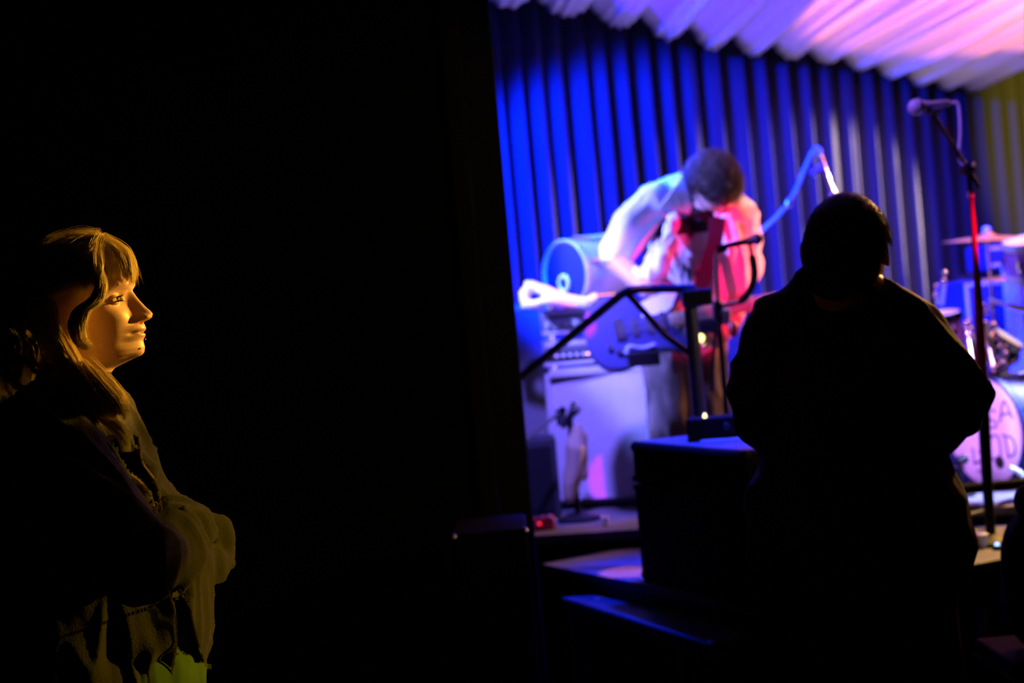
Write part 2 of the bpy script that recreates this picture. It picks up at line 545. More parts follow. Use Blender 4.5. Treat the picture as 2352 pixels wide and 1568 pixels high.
def lock(guide, width, count, n=26, curl=0.004, wd=0.00035, flat=1.0, taper=0.35, seed=0, spread_root=1.0, clumps=None, raw=0.0):
    """a lock of hair: strands around a guide path, gathered in wavy clumps"""
    g = np.array([list(p) for p in spline([tuple(q) for q in guide], n)])
    t = np.gradient(g, axis=0)
    t /= np.linalg.norm(t, axis=1)[:, None] + 1e-9
    x = np.cross(t, np.array([0.0, 1.0, 0.0]))
    x /= np.linalg.norm(x, axis=1)[:, None] + 1e-9
    y = np.cross(t, x)
    out = []
    r = np.random.default_rng(seed)
    s = np.linspace(0, 1, n)
    L = float(np.sum(np.linalg.norm(np.diff(g, axis=0), axis=1)))
    nc = clumps or max(3, count // 14)
    cl = []
    for i in range(nc):
        a = r.uniform(0, 2 * math.pi)
        rad = math.sqrt(r.uniform(0, 1)) * width
        cl.append((math.cos(a) * rad, math.sin(a) * rad * flat, r.uniform(0, 6.28), r.uniform(18, 45) * L, r.uniform(0.3, 1.4)))
    count = int(count * 1.7)
    for i in range(count):
        cx, cy, ph, fq, am = cl[r.integers(nc)]
        a = r.uniform(0, 2 * math.pi)
        rad = abs(r.normal()) * width * 0.30
        ox, oy = math.cos(a) * rad, math.sin(a) * rad * flat
        env = (1 - (1 - taper) * s) * (spread_root + (1 - spread_root) * np.minimum(1, s * 3))
        own = 1 - 0.45 * s
        ph2, f2 = r.uniform(0, 6.28), r.uniform(30, 80) * L
        A = curl * am * (0.25 + 0.75 * s)
        B = curl * 0.25 * r.uniform(0.2, 1.5) * s + 0.0004
        px = cx * env + ox * env * own + A * np.sin(s * fq + ph) + B * np.sin(s * f2 + ph2)
        py = cy * env + oy * env * own + A * np.cos(s * fq * 0.9 + ph) + B * np.cos(s * f2 * 0.8 + ph2)
        if r.uniform() < 0.04:
            px = px + (s ** 2) * r.normal() * 0.012
            py = py + (s ** 2) * r.normal() * 0.008
        pts = g + x * px[:, None] + y * py[:, None]
        m1 = int(n * r.uniform(0.0, raw)) if raw else 0
        m2 = max(m1 + 6, int(n * r.uniform(0.72, 1.0)))
        out.append((pts[m1:m2], wd * 0.62 * r.uniform(0.6, 1.3)))
    return out

# ------------------------------------------------------------------ sculpted head
PROFILE = [(1180, 260), (1245, 440), (1255, 500), (1258, 545), (1257, 575), (1262, 610), (1290, 650), (1330, 700), (1362, 735), (1390, 765), (1430, 798), (1452, 825), (1445, 862), (1415, 886), (1372, 900), (1370, 915), (1374, 935), (1386, 958), (1386, 975), (1370, 1000), (1380, 1018), (1382, 1038), (1360, 1072), (1366, 1105), (1377, 1145), (1372, 1195), (1350, 1222), (1300, 1242)]
def head_profile():
    s = 2.36 / FPX / 4.1275
    out = []
    for X, Y in PROFILE:
        dx, dy = X - 640, -(Y - 810)
        out.append(((dx * 0.985 + dy * 0.1736) * s, (dx * -0.1736 + dy * 0.985) * s))
    return out
def build_head(nose=1.0, lips=1.0):
    """local: x forward, y left, z up, origin at the ear canal; returns verts, faces, material index (0 skin, 1 lip)"""
    pr = head_profile()
    pz = np.array([p[1] for p in pr])[::-1]
    px = np.array([p[0] for p in pr])[::-1]
    # force increasing z
    for i in range(1, len(pz)):
        if pz[i] <= pz[i - 1]: pz[i] = pz[i - 1] + 2e-4
    zb = np.array([-0.20, -0.150, -0.118, -0.106, -0.100, -0.095, -0.088, -0.080, -0.068, -0.058, -0.048, -0.038, -0.028, -0.010, 0.010, 0.025, 0.046, 0.080, 0.098, 0.108, 0.113])
    fb = np.array([0.036, 0.040, 0.045, 0.060, 0.080, 0.098, 0.1085, 0.1125, 0.1105, 0.1145, 0.1150, 0.1120, 0.1090, 0.1050, 0.1060, 0.1120, 0.1130, 0.0960, 0.071, 0.045, 0.010])
    zk = np.array([-0.20, -0.15, -0.10, -0.06, -0.02, 0.02, 0.05, 0.08, 0.098, 0.108, 0.113])
    bk = np.array([-0.058, -0.056, -0.060, -0.070, -0.083, -0.091, -0.088, -0.070, -0.047, -0.026, -0.004])
    wk = np.array([0.056, 0.054, 0.060, 0.0600, 0.0640, 0.0710, 0.0730, 0.0590, 0.042, 0.025, 0.005])
    # jaw width narrows towards the chin only at the front
    nz, nt = 190, 180
    zs = np.linspace(-0.20, 0.113, nz)
    zs[-30:] = 0.113 - (0.113 - zs[-30]) * (np.linspace(1, 0, 30) ** 1.8)
    V = np.zeros((nz, nt, 3))
    mi = np.zeros((nz, nt))
    th = np.linspace(0, 2 * math.pi, nt, endpoint=False)
    # denser sampling at the face
    th = th + 0.55 * np.sin(th) * -1 * 0.9
    for i, z in enumerate(zs):
        f = np.interp(z, zb, fb)
        b = np.interp(z, zk, bk)
        wd = np.interp(z, zk, wk)
        xc = 0.012
        ct, st = np.cos(th), np.sin(th)
        nexp = 2.25
        if z < -0.03: nexp = max(1.75, 2.25 + (z + 0.03) * 8)
        cx = np.sign(ct) * np.abs(ct) ** (2 / nexp)
        sy = np.sign(st) * np.abs(st) ** (2 / nexp)
        x = np.where(ct > 0, xc + (f - xc) * cx, xc + (xc - b) * cx)
        y = wd * sy
        fr = np.clip(ct, 0, 1)
        # profile extras
        ex = np.interp(z, pz, px) - f if pz[0] <= z <= pz[-1] else 0.0
        ay = np.abs(y)
        if -0.042 < z < 0.02:
            tt = np.clip((0.012 - z) / 0.045, 0, 1)
            sg = 0.0068 + 0.0062 * tt
            k = np.exp(-(ay / sg) ** 2.3)
            x += ex * nose * k
            # alae
            al = 0.010 * math.exp(-((z + 0.0315) / 0.0075) ** 2)
            x += al * np.exp(-((ay - 0.0125) / 0.0058) ** 2) * (ct > 0)
            # nostrils
            x -= 0.012 * math.exp(-((z + 0.0405) / 0.0028) ** 2) * np.exp(-((ay - 0.0070) / 0.0036) ** 2) * (ct > 0)
        elif z <= -0.042 and z > -0.1:
            sg = 0.021 if z > -0.068 else 0.017
            x += ex * np.exp(-(ay / sg) ** 2.6) * (ct > 0)
            # mouth corners
            x -= 0.0035 * math.exp(-((z + 0.0558) / 0.0035) ** 2) * np.exp(-((ay - 0.023) / 0.006) ** 2) * (ct > 0)
            x -= 0.0030 * math.exp(-((z + 0.0558) / 0.0014) ** 2) * np.exp(-(ay / 0.021) ** 4) * (ct > 0)
        else:
            x += ex * np.exp(-(ay / 0.03) ** 2) * (ct > 0)
        # eye socket, brow ridge, cheek, nasolabial
        x -= 0.0105 * np.exp(-((ay - 0.030) / 0.0150) ** 2) * math.exp(-((z - 0.004) / 0.0125) ** 2) * (ct > 0)
        x += 0.0045 * np.exp(-((ay - 0.028) / 0.020) ** 2) * math.exp(-((z - 0.0275) / 0.0075) ** 2) * (ct > 0)
        x += 0.0050 * np.exp(-((ay - 0.040) / 0.018) ** 2) * math.exp(-((z + 0.022) / 0.016) ** 2) * (ct > 0)
        y += np.sign(y) * 0.003 * np.exp(-((x - 0.065) / 0.03) ** 2) * math.exp(-((z + 0.018) / 0.018) ** 2)
        x -= 0.0030 * np.exp(-((ay - 0.033) / 0.010) ** 2) * math.exp(-((z + 0.058) / 0.018) ** 2) * (ct > 0)
        # eye lids over the eyeball (centre .086, +-.031, .004  r .0122)
        dy, dz = ay - 0.031, z - 0.004
        rr = dy * dy + dz * dz
        lid = 0.0136
        on = (rr < lid * lid) & (ct > 0)
        shell = 0.0845 + np.sqrt(np.maximum(lid * lid - rr, 0))
        apert = np.sqrt((dy / 0.0125) ** 2 + ((dz + 0.0006) / 0.0036) ** 2)
        x = np.where(on, np.maximum(x, shell), x)
        x = np.where((apert < 1) & (ct > 0), 0.0845 + 0.006, x)
        x += 0.0012 * np.exp(-((apert - 1.15) / 0.12) ** 2) * (ct > 0)
        V[i, :, 0], V[i, :, 1], V[i, :, 2] = x, y, z
        if -0.0665 < z < -0.0470:
            half = 0.0235
            m = (ay < half) & (ct > 0)
            hgt = (0.0085 if z > -0.0558 else 0.0095) * np.sqrt(np.clip(1 - (ay / half) ** 2, 0, 1))
            m &= np.abs(z + 0.0558) < hgt
            mi[i] = m
    verts = V.reshape(-1, 3)
    F, fm = [], []
    for i in range(nz - 1):
        for k in range(nt):
            k2 = (k + 1) % nt
            F.append((i * nt + k, i * nt + k2, (i + 1) * nt + k2, (i + 1) * nt + k))
            fm.append(int(mi[i, k] > 0.5))
    F.append(tuple((nz - 1) * nt + k for k in range(nt)))
    fm.append(0)
    F.append(tuple(range(nt - 1, -1, -1)))
    fm.append(0)
    verts = list(map(tuple, verts))
    # ears: shell with helix rim and hollow concha
    for sgn in (-1, 1):
        base = len(verts)
        nr, na = 14, 36
        for i in range(nr):
            r = i / (nr - 1)
            for k in range(na):
                a = 2 * math.pi * k / na
                ex_, ez_ = math.cos(a), math.sin(a)
                wv = 0.0165 * (1.0 + 0.18 * ez_)
                hh = 0.031
                x = -0.008 + ex_ * r * wv - 0.006 * ez_ * r
                z = 0.002 + ez_ * r * hh
                outw = 0.0035 + 0.013 * (r ** 1.5) * (0.5 - 0.5 * ex_) - 0.007 * math.exp(-((r - 0.35) / 0.22) ** 2) + 0.0035 * math.exp(-((r - 0.62) / 0.09) ** 2) - 0.003 * math.exp(-((r - 0.80) / 0.07) ** 2) + 0.003 * math.exp(-((r - 0.95) / 0.06) ** 2)
                verts.append((x, sgn * (0.0700 + outw), z))
        for i in range(nr - 1):
            for k in range(na):
                k2 = (k + 1) % na
                q = (base + i * na + k, base + i * na + k2, base + (i + 1) * na + k2, base + (i + 1) * na + k)
                F.append(q if sgn > 0 else q[::-1])
                fm.append(0)
        # back of the shell
        b2 = len(verts)
        for k in range(na):
            a = 2 * math.pi * k / na
            verts.append((-0.004 + math.cos(a) * 0.010, sgn * 0.064, 0.002 + math.sin(a) * 0.024))
        for k in range(na):
            k2 = (k + 1) % na
            q = (base + (nr - 1) * na + k, base + (nr - 1) * na + k2, b2 + k2, b2 + k)
            F.append(q if sgn > 0 else q[::-1])
            fm.append(0)
    return np.array(verts), F, fm

def head_matrix(origin, fwd, up):
    f = Vector(fwd).normalized()
    u = (Vector(up) - f * Vector(up).dot(f)).normalized()
    l = u.cross(f)
    m = np.array([list(f), list(l), list(u)])   # rows
    o = np.array(origin)
    return lambda V: np.asarray(V) @ m + o

def eyes(parent, T, s=1.0):
    for sg in (-1, 1):
        c = Vector(T([[0.0845 * s, 0.031 * sg * s, 0.004 * s]])[0])
        f = (Vector(T([[1, 0, 0]])[0]) - Vector(T([[0, 0, 0]])[0])).normalized()
        e = MB().ball(c, 0.0122 * s, 20).build('eye', M['eye_white'], parent, True)
        MB().lathe(c + f * 0.0112 * s, f, [(0.0060 * s, 0), (0.0052 * s, 0.0010 * s), (0.002 * s, 0.0016 * s)], 20).build('iris', M['iris'], e, True)

def join_body(name, co, faces, hv, hf, hm, T, scale, loc, label, cat, extra_mats=None):
    """body (remeshed) + sculpted head as one mesh"""
    HV = T(np.asarray(hv) * scale)
    nb = len(co)
    V = np.concatenate([co, HV])
    F = list(faces) + [tuple(i + nb for i in f) for f in hf]
    FM = [0] * len(faces) + list(hm)
    o = link_mesh(name, V, F, None, None, True, origin=loc, mats=[M['skin'], M['lip']], fmat=FM)
    return tag(o, label, cat)

# ================================================================== STRUCTURE
X3, Y3, Z3 = Vector((1, 0, 0)), Vector((0, 1, 0)), Vector((0, 0, 1))
def struct(mb, name, m, bevel=0.0, smooth=False):
    return tag(mb.build(name, m, None, smooth, bevel), kind='structure')

struct(MB().box((1.5, 5.5, -0.05), (13, 17, 0.1)), 'floor', M['floor_dark'])
struct(MB().box((1.5, 5.5, 4.25), (13, 17, 0.1)), 'ceiling', M['black_wall'])
struct(MB().box((-2.56, 3.97, 2.1), (4.98, 0.06, 4.2)), 'wall_left', M['black_wall'])
struct(MB().box((-0.033, 4.10, 2.1), (0.10, 0.20, 4.2)), 'trim_1', M['trim_black'], 0.006)
struct(MB().box((-0.10, 3.935, 2.1), (0.05, 0.012, 4.2)), 'trim_2', M['trim_black'], 0.003)
struct(MB().box((1.5, 13.95, 2.1), (13, 0.1, 4.2)), 'wall_back', M['black_wall'])
struct(MB().box((7.95, 5.5, 2.1), (0.1, 17, 4.2)), 'wall_right', M['black_wall'])

ZS, ZM, ZT = 0.84, 0.78, 0.72
def slab(name, poly, ztop, th, m, bevel=0.004):
    mb = MB()
    mb.poly([(a, b) for a, b in poly], (0, 0, ztop - th / 2), (X3, Y3, Z3), th)
    return mb, name, m
mb, n_, m_ = slab('stage_floor', [(-4.9, 5.53), (7.85, 3.64), (7.85, 13.85), (-4.9, 13.85)], ZS, 0.03, M['plank'])
sf = struct(mb, 'stage_floor', M['plank'])
mb = MB().poly([(-4.9, 5.56), (7.85, 3.67), (7.85, 3.71), (-4.9, 5.60)], (0, 0, 0.40), (X3, Y3, Z3), 0.80)
struct(mb, 'stage_fascia', M['black_paint'])

# front deck module: top board, frame, legs
A_, B_, C_ = Vector((0.034, 4.57, 0)), Vector((0.566, 3.574, 0)), Vector((2.5, 4.30, 0))
deck = empty('stage_deck_module', (0.9, 4.2, 0), None, None)
tag(deck, kind='structure')
poly = [(0.034, 4.57), (0.566, 3.574), (1.90, 4.285), (2.10, 4.40), (2.05, 4.48), (0.29, 4.745)]
MB().poly(poly, (0, 0, ZM - 0.012), (X3, Y3, Z3), 0.024).build('top_board', M['deck'], deck, False, 0.003)
mb = MB()
for (a, b) in zip(poly, poly[1:] + poly[:1]):
    a, b = Vector((*a, ZM - 0.075)), Vector((*b, ZM - 0.075))
    d = (b - a)
    L = d.length
    d.normalize()
    mb.box((a + b) / 2 + Vector((-d.y, d.x, 0)) * 0.02, (L, 0.03, 0.10), (d, Vector((-d.y, d.x, 0)), Z3))
mb.build('frame', M['black_paint'], deck)
for (x, y) in ((0.12, 4.50), (0.60, 3.66), (1.265, 4.03), (1.82, 4.30), (0.45, 4.65)):
    MB().tube([(x, y, 0), (x, y, ZM - 0.03)], 0.024, 14).build('leg', M['steel'], deck, True)

# stair tread at the side of the deck
step = empty('stage_step', (0.37, 3.95, 0), 'black stage step lit dim blue below the flight case', 'step')
MB().poly([(0.082, 4.29), (0.423, 3.48), (0.665, 3.63), (0.40, 4.24)], (0, 0, ZT - 0.02), (X3, Y3, Z3), 0.04).build('tread', M['step'], step, False, 0.006)
for (x, y) in ((0.13, 4.22), (0.42, 3.56), (0.60, 3.66), (0.38, 4.18)):
    MB().box((x, y, (ZT - 0.04) / 2), (0.045, 0.045, ZT - 0.04)).build('leg', M['blue_rail'], step, False, 0.004)
for (px, py, d) in ((1370, 1375, 4.20), (1448, 1355, 4.15), (1632, 1470, 3.50)):
    q = P(px, py, d)
    MB().lathe((q.x, q.y, ZT), Z3, [(0.009, -0.002), (0.009, 0.003), (0.004, 0.005)], 12).build('bolt', M['steel'], step, True)

# ================================================================== CURTAIN and CANOPY
def curtain_pt(t, off=0.0):
    dx, dy = 0.665, 0.747
    return 0.42 + dx * t - dy * off + 0.0, 6.87 + dy * t + dx * off
ts = np.arange(-2.4, 7.0, 0.006)
ph = [0.0]
for a, b in zip(ts[:-1], ts[1:]):
    spc = min(0.31, max(0.15, 0.175 + 0.034 * a))
    ph.append(ph[-1] + (b - a) / spc)
zc = np.linspace(ZS + 0.005, 3.6, 30)
mb = MB()
vs, fs = [], []
for j, z in enumerate(zc):
    for i, t in enumerate(ts):
        p = ph[i] + 0.22 * math.sin(ph[i] * 0.37 + 1) + 0.10 * noise.noise(Vector((t * 2.1, z * 0.35, 0)))
        k = math.floor(p)
        amp = 0.075 + 0.035 * noise.noise(Vector((k * 1.37, 0.5, 2.0)))
        fr = p - k
        off = 3.2 * amp * math.exp(-((fr - 0.5) / (0.22 + 0.06 * noise.noise(Vector((k * 0.9, 7, 1))))) ** 2) - 0.02 * math.cos(2 * math.pi * fr) + 0.012 * math.sin(4 * math.pi * fr + k)
        off *= 0.75 + 0.25 * (3.6 - z) / 2.8
        x, y = curtain_pt(t, off)
        vs.append((x, y, z))
nt = len(ts)
for j in range(len(zc) - 1):
    for i in range(nt - 1):
        fs.append((j * nt + i, j * nt + i + 1, (j + 1) * nt + i + 1, (j + 1) * nt + i))
cur = link_mesh('stage_curtain', vs, fs, M['curtain'], None, True)
sd = cur.modifiers.new('thickness', 'SOLIDIFY')
sd.thickness = 0.004
tag(cur, 'long blue-lit pleated curtain hanging behind the whole stage', 'curtain')

PITCH = 0.412
def canopy():
    vs, fs = [], []
    tt = np.arange(-1.8, 4.457 + 0.206, PITCH / 40)
    qs = np.linspace(0, 4.1, 26)
    for q in qs:
        for t in tt:
            f = (t - 4.457) / PITCH + 0.5
            fr = f - math.floor(f)
            k = math.floor(f)
            sag = 0.10 * math.sin(math.pi * fr) ** 0.8
            fine = 0.009 * math.sin(2 * math.pi * fr * (4.0 + (k % 3)) + k) * math.sin(math.pi * fr) + 0.006 * noise.noise(Vector((t * 16, q * 0.25, 0)))
            x = 0.42 + 0.665 * t + 0.064 * q
            y = 6.75 + 0.747 * t - q
            z = 3.085 - sag - 0.023 * q + fine + 0.02 * math.sin(q * 1.3 + k) * math.sin(math.pi * fr)
            vs.append((x, y, z))
    n = len(tt)
    for j in range(len(qs) - 1):
        for i in range(n - 1):
            fs.append((j * n + i, j * n + i + 1, (j + 1) * n + i + 1, (j + 1) * n + i))
    o = link_mesh('canopy_drape', vs, fs, M['canopy'], None, True)
    m = o.modifiers.new('thickness', 'SOLIDIFY')
    m.thickness = 0.003
    return tag(o, 'white scalloped ceiling drape lit pink and violet above the stage', 'drape')
canopy()

# ================================================================== RAILS
rail = empty('handrail', (0.53, 4.25, ZM), 'black tubular handrail sloping down left in front of the guitarist', 'handrail')
rp = [P(1080, 962, 4.62), P(1195, 868, 4.55), P(1425, 678, 4.40), P(1447, 666, 4.385), P(1475, 663, 4.36), P(1598, 662, 4.28)]
MB().tube(rp, 0.0135, 14).build('top_rail', M['blue_rail'], rail, True)
pp = P(1582, 664, 4.29)
MB().tube([(pp.x, pp.y, pp.z), (pp.x, pp.y, ZM)], 0.020, 14).build('post', M['blue_rail'], rail, True)
MB().tube([P(1440, 672, 4.39), P(1530, 772, 4.33), (pp.x, pp.y, P(1590, 820, 4.29).z)], 0.010, 12).build('brace', M['blue_rail'], rail, True)
MB().lathe((pp.x, pp.y, ZM), Z3, [(0.05, 0), (0.05, 0.006), (0.03, 0.010)], 20).build('base_plate', M['blue_rail'], rail, True)
mb = MB().box(P(1600, 683, 4.27), (0.09, 0.06, 0.05))
mb.build('clamp', M['black_metal'], rail, False, 0.006)

rail2 = empty('guard_rail', (1.3, 4.1, ZM), 'low black horizontal guard rail in front of the bass drum', 'guard rail')
g1, g2 = P(2130, 1131, 4.34), P(2470, 1098, 4.40)
MB().tube([g1, g2], 0.0165, 14).build('bar', M['rail_black'], rail2, True)
for q in (g1.lerp(g2, 0.03), g1.lerp(g2, 0.97)):
    MB().tube([q, (q.x, q.y, ZM)], 0.014, 12).build('post', M['rail_black'], rail2, True)

# ================================================================== FLIGHT CASE on the deck
e1 = Vector((0.34, -0.94, 0)).normalized()      # along the long visible face
e2 = Vector((-e1.y, e1.x, 0))
e2 = e2 if e2.x > 0 else -e2                      # into the stage
def case_box(name, corner, L, W, H, z0, label, cat, group=None, wheels=False):
    c = Vector(corner) + e1 * L / 2 + e2 * W / 2
    root = empty(name, (c.x, c.y, z0), label, cat, group)
    lid = H * 0.30
    ax = (e1, e2, Z3)
    MB().box((c.x, c.y, z0 + (H - lid) / 2), (L, W, H - lid - 0.006), ax).build('body', M['case'], root, False, 0.006)
    ld = MB().box((c.x, c.y, z0 + H - lid / 2), (L, W, lid), ax).build('lid', M['case'], root, False, 0.012)
    MB().box((c.x, c.y, z0 + H + 0.0012), (L - 0.03, W - 0.03, 0.002), ax).build('lit_top_panel', M['case_top_lit'], ld)  # light falling on the case top is put into this paler colour
    for zz in (z0 + H - lid - 0.010, z0 + H - lid + 0.014):
        MB().box((c.x, c.y, zz), (L + 0.006, W + 0.006, 0.016), ax).build('edge_strip', M['trim_black'], root, False, 0.002)
    for i in (-1, 1):
        for j in (-1, 1):
            for k in (0, 1):
                q = c + e1 * (i * (L / 2 - 0.012)) + e2 * (j * (W / 2 - 0.012))
                MB().ball((q.x, q.y, z0 + 0.016 + k * (H - 0.030)), 0.0175, 12).build('corner_cap', M['trim_black'], root, True)
    for i in (-0.28, 0.28):
        q = c + e1 * (i * L) - e2 * (W / 2 + 0.004)
        l_ = MB().box((q.x, q.y, z0 + H - lid), (0.09, 0.008, 0.08), ax).build('latch', M['trim_black'], root, False, 0.003)
        MB().tube([(q + e1 * -0.02 - e2 * 0.006) + Z3 * (z0 + H - lid - q.z), (q + e1 * 0.02 - e2 * 0.006) + Z3 * (z0 + H - lid - q.z)], 0.006, 10).build('latch_bar', M['black_metal'], l_, True)
    q = c - e2 * (W / 2 + 0.01)
    hb = MB()
    hb.tube([(q.x + e1.x * s_, q.y + e1.y * s_ - (0.02 if abs(s_) < 0.05 else 0), z0 + (H - lid) * 0.45) for s_ in (-0.06, -0.045, 0.045, 0.06)], 0.007, 10)
    hb.build('handle', M['rubber'], root, True)
    return root
k0 = P(1475, 1335, 4.12)
case_box('flight_case', (k0.x, k0.y, 0), 0.66, 0.42, 0.40, ZM, 'large black flight case standing on the stage deck before the guitarist', 'case')
# things on the case
cb = empty('equipment_box', P(1650, 1018, 3.95), 'small black equipment box on top of the flight case', 'box')
q = P(1652, 984, 3.95)
MB().box(q, (0.17, 0.12, 0.07), (Vector((0.97, -0.2, 0)).normalized(), Vector((0.2, 0.97, 0)).normalized(), Z3)).build('body', M['case'], cb, False, 0.006)
MB().ball(P(1619, 957, 3.93), 0.0075, 12, (0.7, 1, 1.4)).build('indicator_lamp', M['glow_yellow'], cb, True)
for i_ in (-0.03, 0.02):
    MB().lathe(q + Vector((0.04 + i_, -0.06, 0.01)), (0, -1, 0), [(0.010, 0), (0.010, 0.012), (0.008, 0.014)], 14).build('knob', M['knob'], cb, True)
MB().box(P(1607, 1008, 3.95) , (0.06, 0.05, 0.035)).build('foot', M['case'], cb, False, 0.004)
sh = MB().box(P(1668, 1009, 3.90), (0.13, 0.12, 0.010), (Vector((0.96, -0.28, 0)).normalized(), Vector((0.28, 0.96, 0)).normalized(), Z3)).build('notebook', M['paper'], None, False, 0.002)
tag(sh, 'thin blue-lit notebook lying on the flight case top', 'notebook')

# dark crate and cups in front of the black wall
kr = P(1150, 1206, 3.6)
crate = empty('road_case', (kr.x - 0.05, 3.7, 0), 'black equipment trunk in the dark at the foot of the black wall', 'trunk')
hh = kr.z
MB().box((kr.x - 0.03, 3.70, hh / 2), (0.19, 0.30, hh - 0.01)).build('body', M['case'], crate, False, 0.008)
for i in (-1, 1):
    for k in (0, 1):
        MB().ball((kr.x - 0.03 + i * 0.09, 3.555, 0.02 + k * (hh - 0.035)), 0.011, 12).build('corner_cap', M['steel'], crate, True)
MB().box((kr.x - 0.03, 3.545, hh - 0.2), (0.07, 0.012, 0.10)).build('latch', M['trim_black'], crate, False, 0.003)

# ================================================================== AMPLIFIERS
def axes(yaw):
    f = Vector((math.sin(yaw), -math.cos(yaw), 0))      # front normal (yaw 0 faces the camera)
    r = Vector((math.cos(yaw), math.sin(yaw), 0))
    return r, f, Z3
def cabinet(name, base, wdh, yaw, label, m=None, grille=None, tilt=0.0):
    W, D, H = wdh
    r, f, _ = axes(yaw)
    base = Vector(base)
    root = empty(name, base, label, 'speaker')
    up = (Z3 - f * math.tan(tilt)).normalized()
    fn = r.cross(up) if r.cross(up).dot(f) > 0 else -r.cross(up)
    ax = (r, fn, up)
    c = base + up * (H / 2 + 0.015)
    MB().box(c, (W, D, H), ax).build('body', m or M['tolex'], root, False, 0.012)
    MB().box(c + fn * (D / 2 - 0.002) - up * 0.0, (W - 0.045, 0.012, H - 0.06), ax).build('grille', grille or M['grille'], root, False, 0.003)
    t = 0.016
    for nm, cc, ss in (('trim_strip', c + fn * (D / 2 + 0.003) + up * (H / 2 - 0.022), (W - 0.03, 0.008, t)), ('trim_strip', c + fn * (D / 2 + 0.003) - up * (H / 2 - 0.022), (W - 0.03, 0.008, t)), ('trim_strip', c + fn * (D / 2 + 0.003) + r * (W / 2 - 0.014), (t, 0.008, H - 0.03)), ('trim_strip', c + fn * (D / 2 + 0.003) - r * (W / 2 - 0.014), (t, 0.008, H - 0.03))):
        MB().box(cc, ss, ax).build(nm, M['panel'], root, False, 0.002)
    for i in (-1, 1):
        for j in (-1, 1):
            q = base + r * (i * (W / 2 - 0.04)) + f * (j * (D / 2 - 0.04))
            MB().lathe(q, Z3, [(0.016, 0), (0.018, 0.02)], 12).build('foot', M['rubber'], root, True)
    hp = [c + up * (H / 2 + z_) + r * x_ for x_, z_ in ((-0.08, 0.0), (-0.07, 0.016), (0.07, 0.016), (0.08, 0.0))]
    MB().tube(hp, 0.007, 10).build('handle', M['rubber'], root, True)
    return root
base1 = P(1402, 1150, 5.50)
base1.z = ZS
cabinet('speaker_cabinet', (base1.x, 5.52, ZS), (0.40, 0.26, 0.515), R(-14), 'pale grille speaker cabinet behind the flight case, amplifiers stacked on top', tilt=R(4))
cabinet('speaker_cabinet', (P(1222, 1000, 5.95).x, 5.95, ZS), (0.24, 0.26, 0.80), R(-4), 'tall narrow blue-lit cabinet at the left edge of the stage', M['tolex'], M['tolex'])

def amp_head(name, c, W, D, H, yaw, label, knobs, leds, led_mat):
    r, f, u = axes(yaw)
    c = Vector(c)
    root = empty(name, c - Z3 * (H / 2), label, 'amplifier')
    ax = (r, f, u)
    MB().box(c, (W, D, H), ax).build('body', M['tolex'], root, False, 0.008)
    pn = MB().box(c + f * (D / 2 + 0.001) - u * (H * 0.12), (W - 0.03, 0.006, H * 0.42), ax).build('control_panel', M['tolex_dark'] if leds else M['panel'], root, False, 0.002)
    MB().box(c + f * (D / 2 + 0.002) + u * (H * 0.32), (W - 0.03, 0.006, H * 0.16), ax).build('name_strip', M['panel'], root, False, 0.002)
    MB().box(c + f * (D / 2 + 0.006) - u * (H * 0.43), (W - 0.01, 0.014, H * 0.12), ax).build('bottom_strip', M['panel'], root, False, 0.002)
    for k in range(knobs):
        q = c + f * (D / 2 + 0.003) - u * (H * 0.12) + r * (W * (-0.40 + 0.55 * k / max(1, knobs - 1)))
        MB().lathe(q, f, [(0.007, 0), (0.007, 0.010), (0.005, 0.012)], 12).build('knob', M['knob_pale'], pn, True)
    for k in range(leds):
        q = c + f * (D / 2 + 0.008) - u * (H * 0.12) + r * (W * (0.05 + 0.06 * k))
        MB().ball(q, 0.0045, 10).build('pilot_light', led_mat, pn, True)
    return root
amp_head('guitar_amplifier', P(1337, 805, 5.55), 0.285, 0.22, 0.100, R(-8), 'lower amplifier head with a glowing pink pilot light', 7, 2, M['led'])
amp_head('guitar_amplifier', P(1325, 735, 5.57), 0.265, 0.20, 0.100, R(-8), 'upper amplifier head under the white towel', 5, 0, None)
bt = MB().box(P(1375, 848, 5.53), (0.36, 0.24, 0.030), axes(R(-8))).build('amp_board', M['panel'], None, False, 0.004)
tag(bt, 'flat pale board between the amplifier heads and the speaker cabinet', 'board')

# round drum case lying on its side, with a white carrying strap
dc = P(1345, 628, 5.66)
dax = Vector((-0.78, -0.60, 0)).normalized()
root = empty('drum_case', dc - Z3 * 0.13, 'round drum lying on its side on top of the amplifiers', 'drum')
MB().lathe(dc + dax * -0.14, dax, [(0.128, 0), (0.132, 0.01), (0.132, 0.23), (0.128, 0.24)], 40).build('shell', M['panel'], root, True)
MB().ring(dc + dax * 0.092, dax, [(0.136, 0), (0.139, 0.006), (0.139, 0.018), (0.132, 0.022), (0.122, 0.010)], 40).build('hoop', M['panel'], root, True)
hd = MB().lathe(dc + dax * 0.100, dax, [(0.126, 0), (0.10, 0.003), (0.05, 0.005), (0.002, 0.006)], 40).build('head', M['drum_shell'], root, True)
hx, hy, _ = frame(dax)
o0 = dc + dax * 0.116
ring = [o0 + Vector((0, 0, 1)) * (-0.035 + 0.030 * math.sin(a)) + hx.normalized() * (0.028 * math.cos(a)) for a in [2 * math.pi * k / 20 for k in range(21)]]
MB().tube(ring, 0.008, 8, False).build('strap_loop', M['cloth_white'], root, True)
MB().box(dc + Z3 * 0.140 + X3 * 0.03, (0.15, 0.05, 0.018), axes(R(-8))).build('clamp_plate', M['panel'], root, False, 0.007)
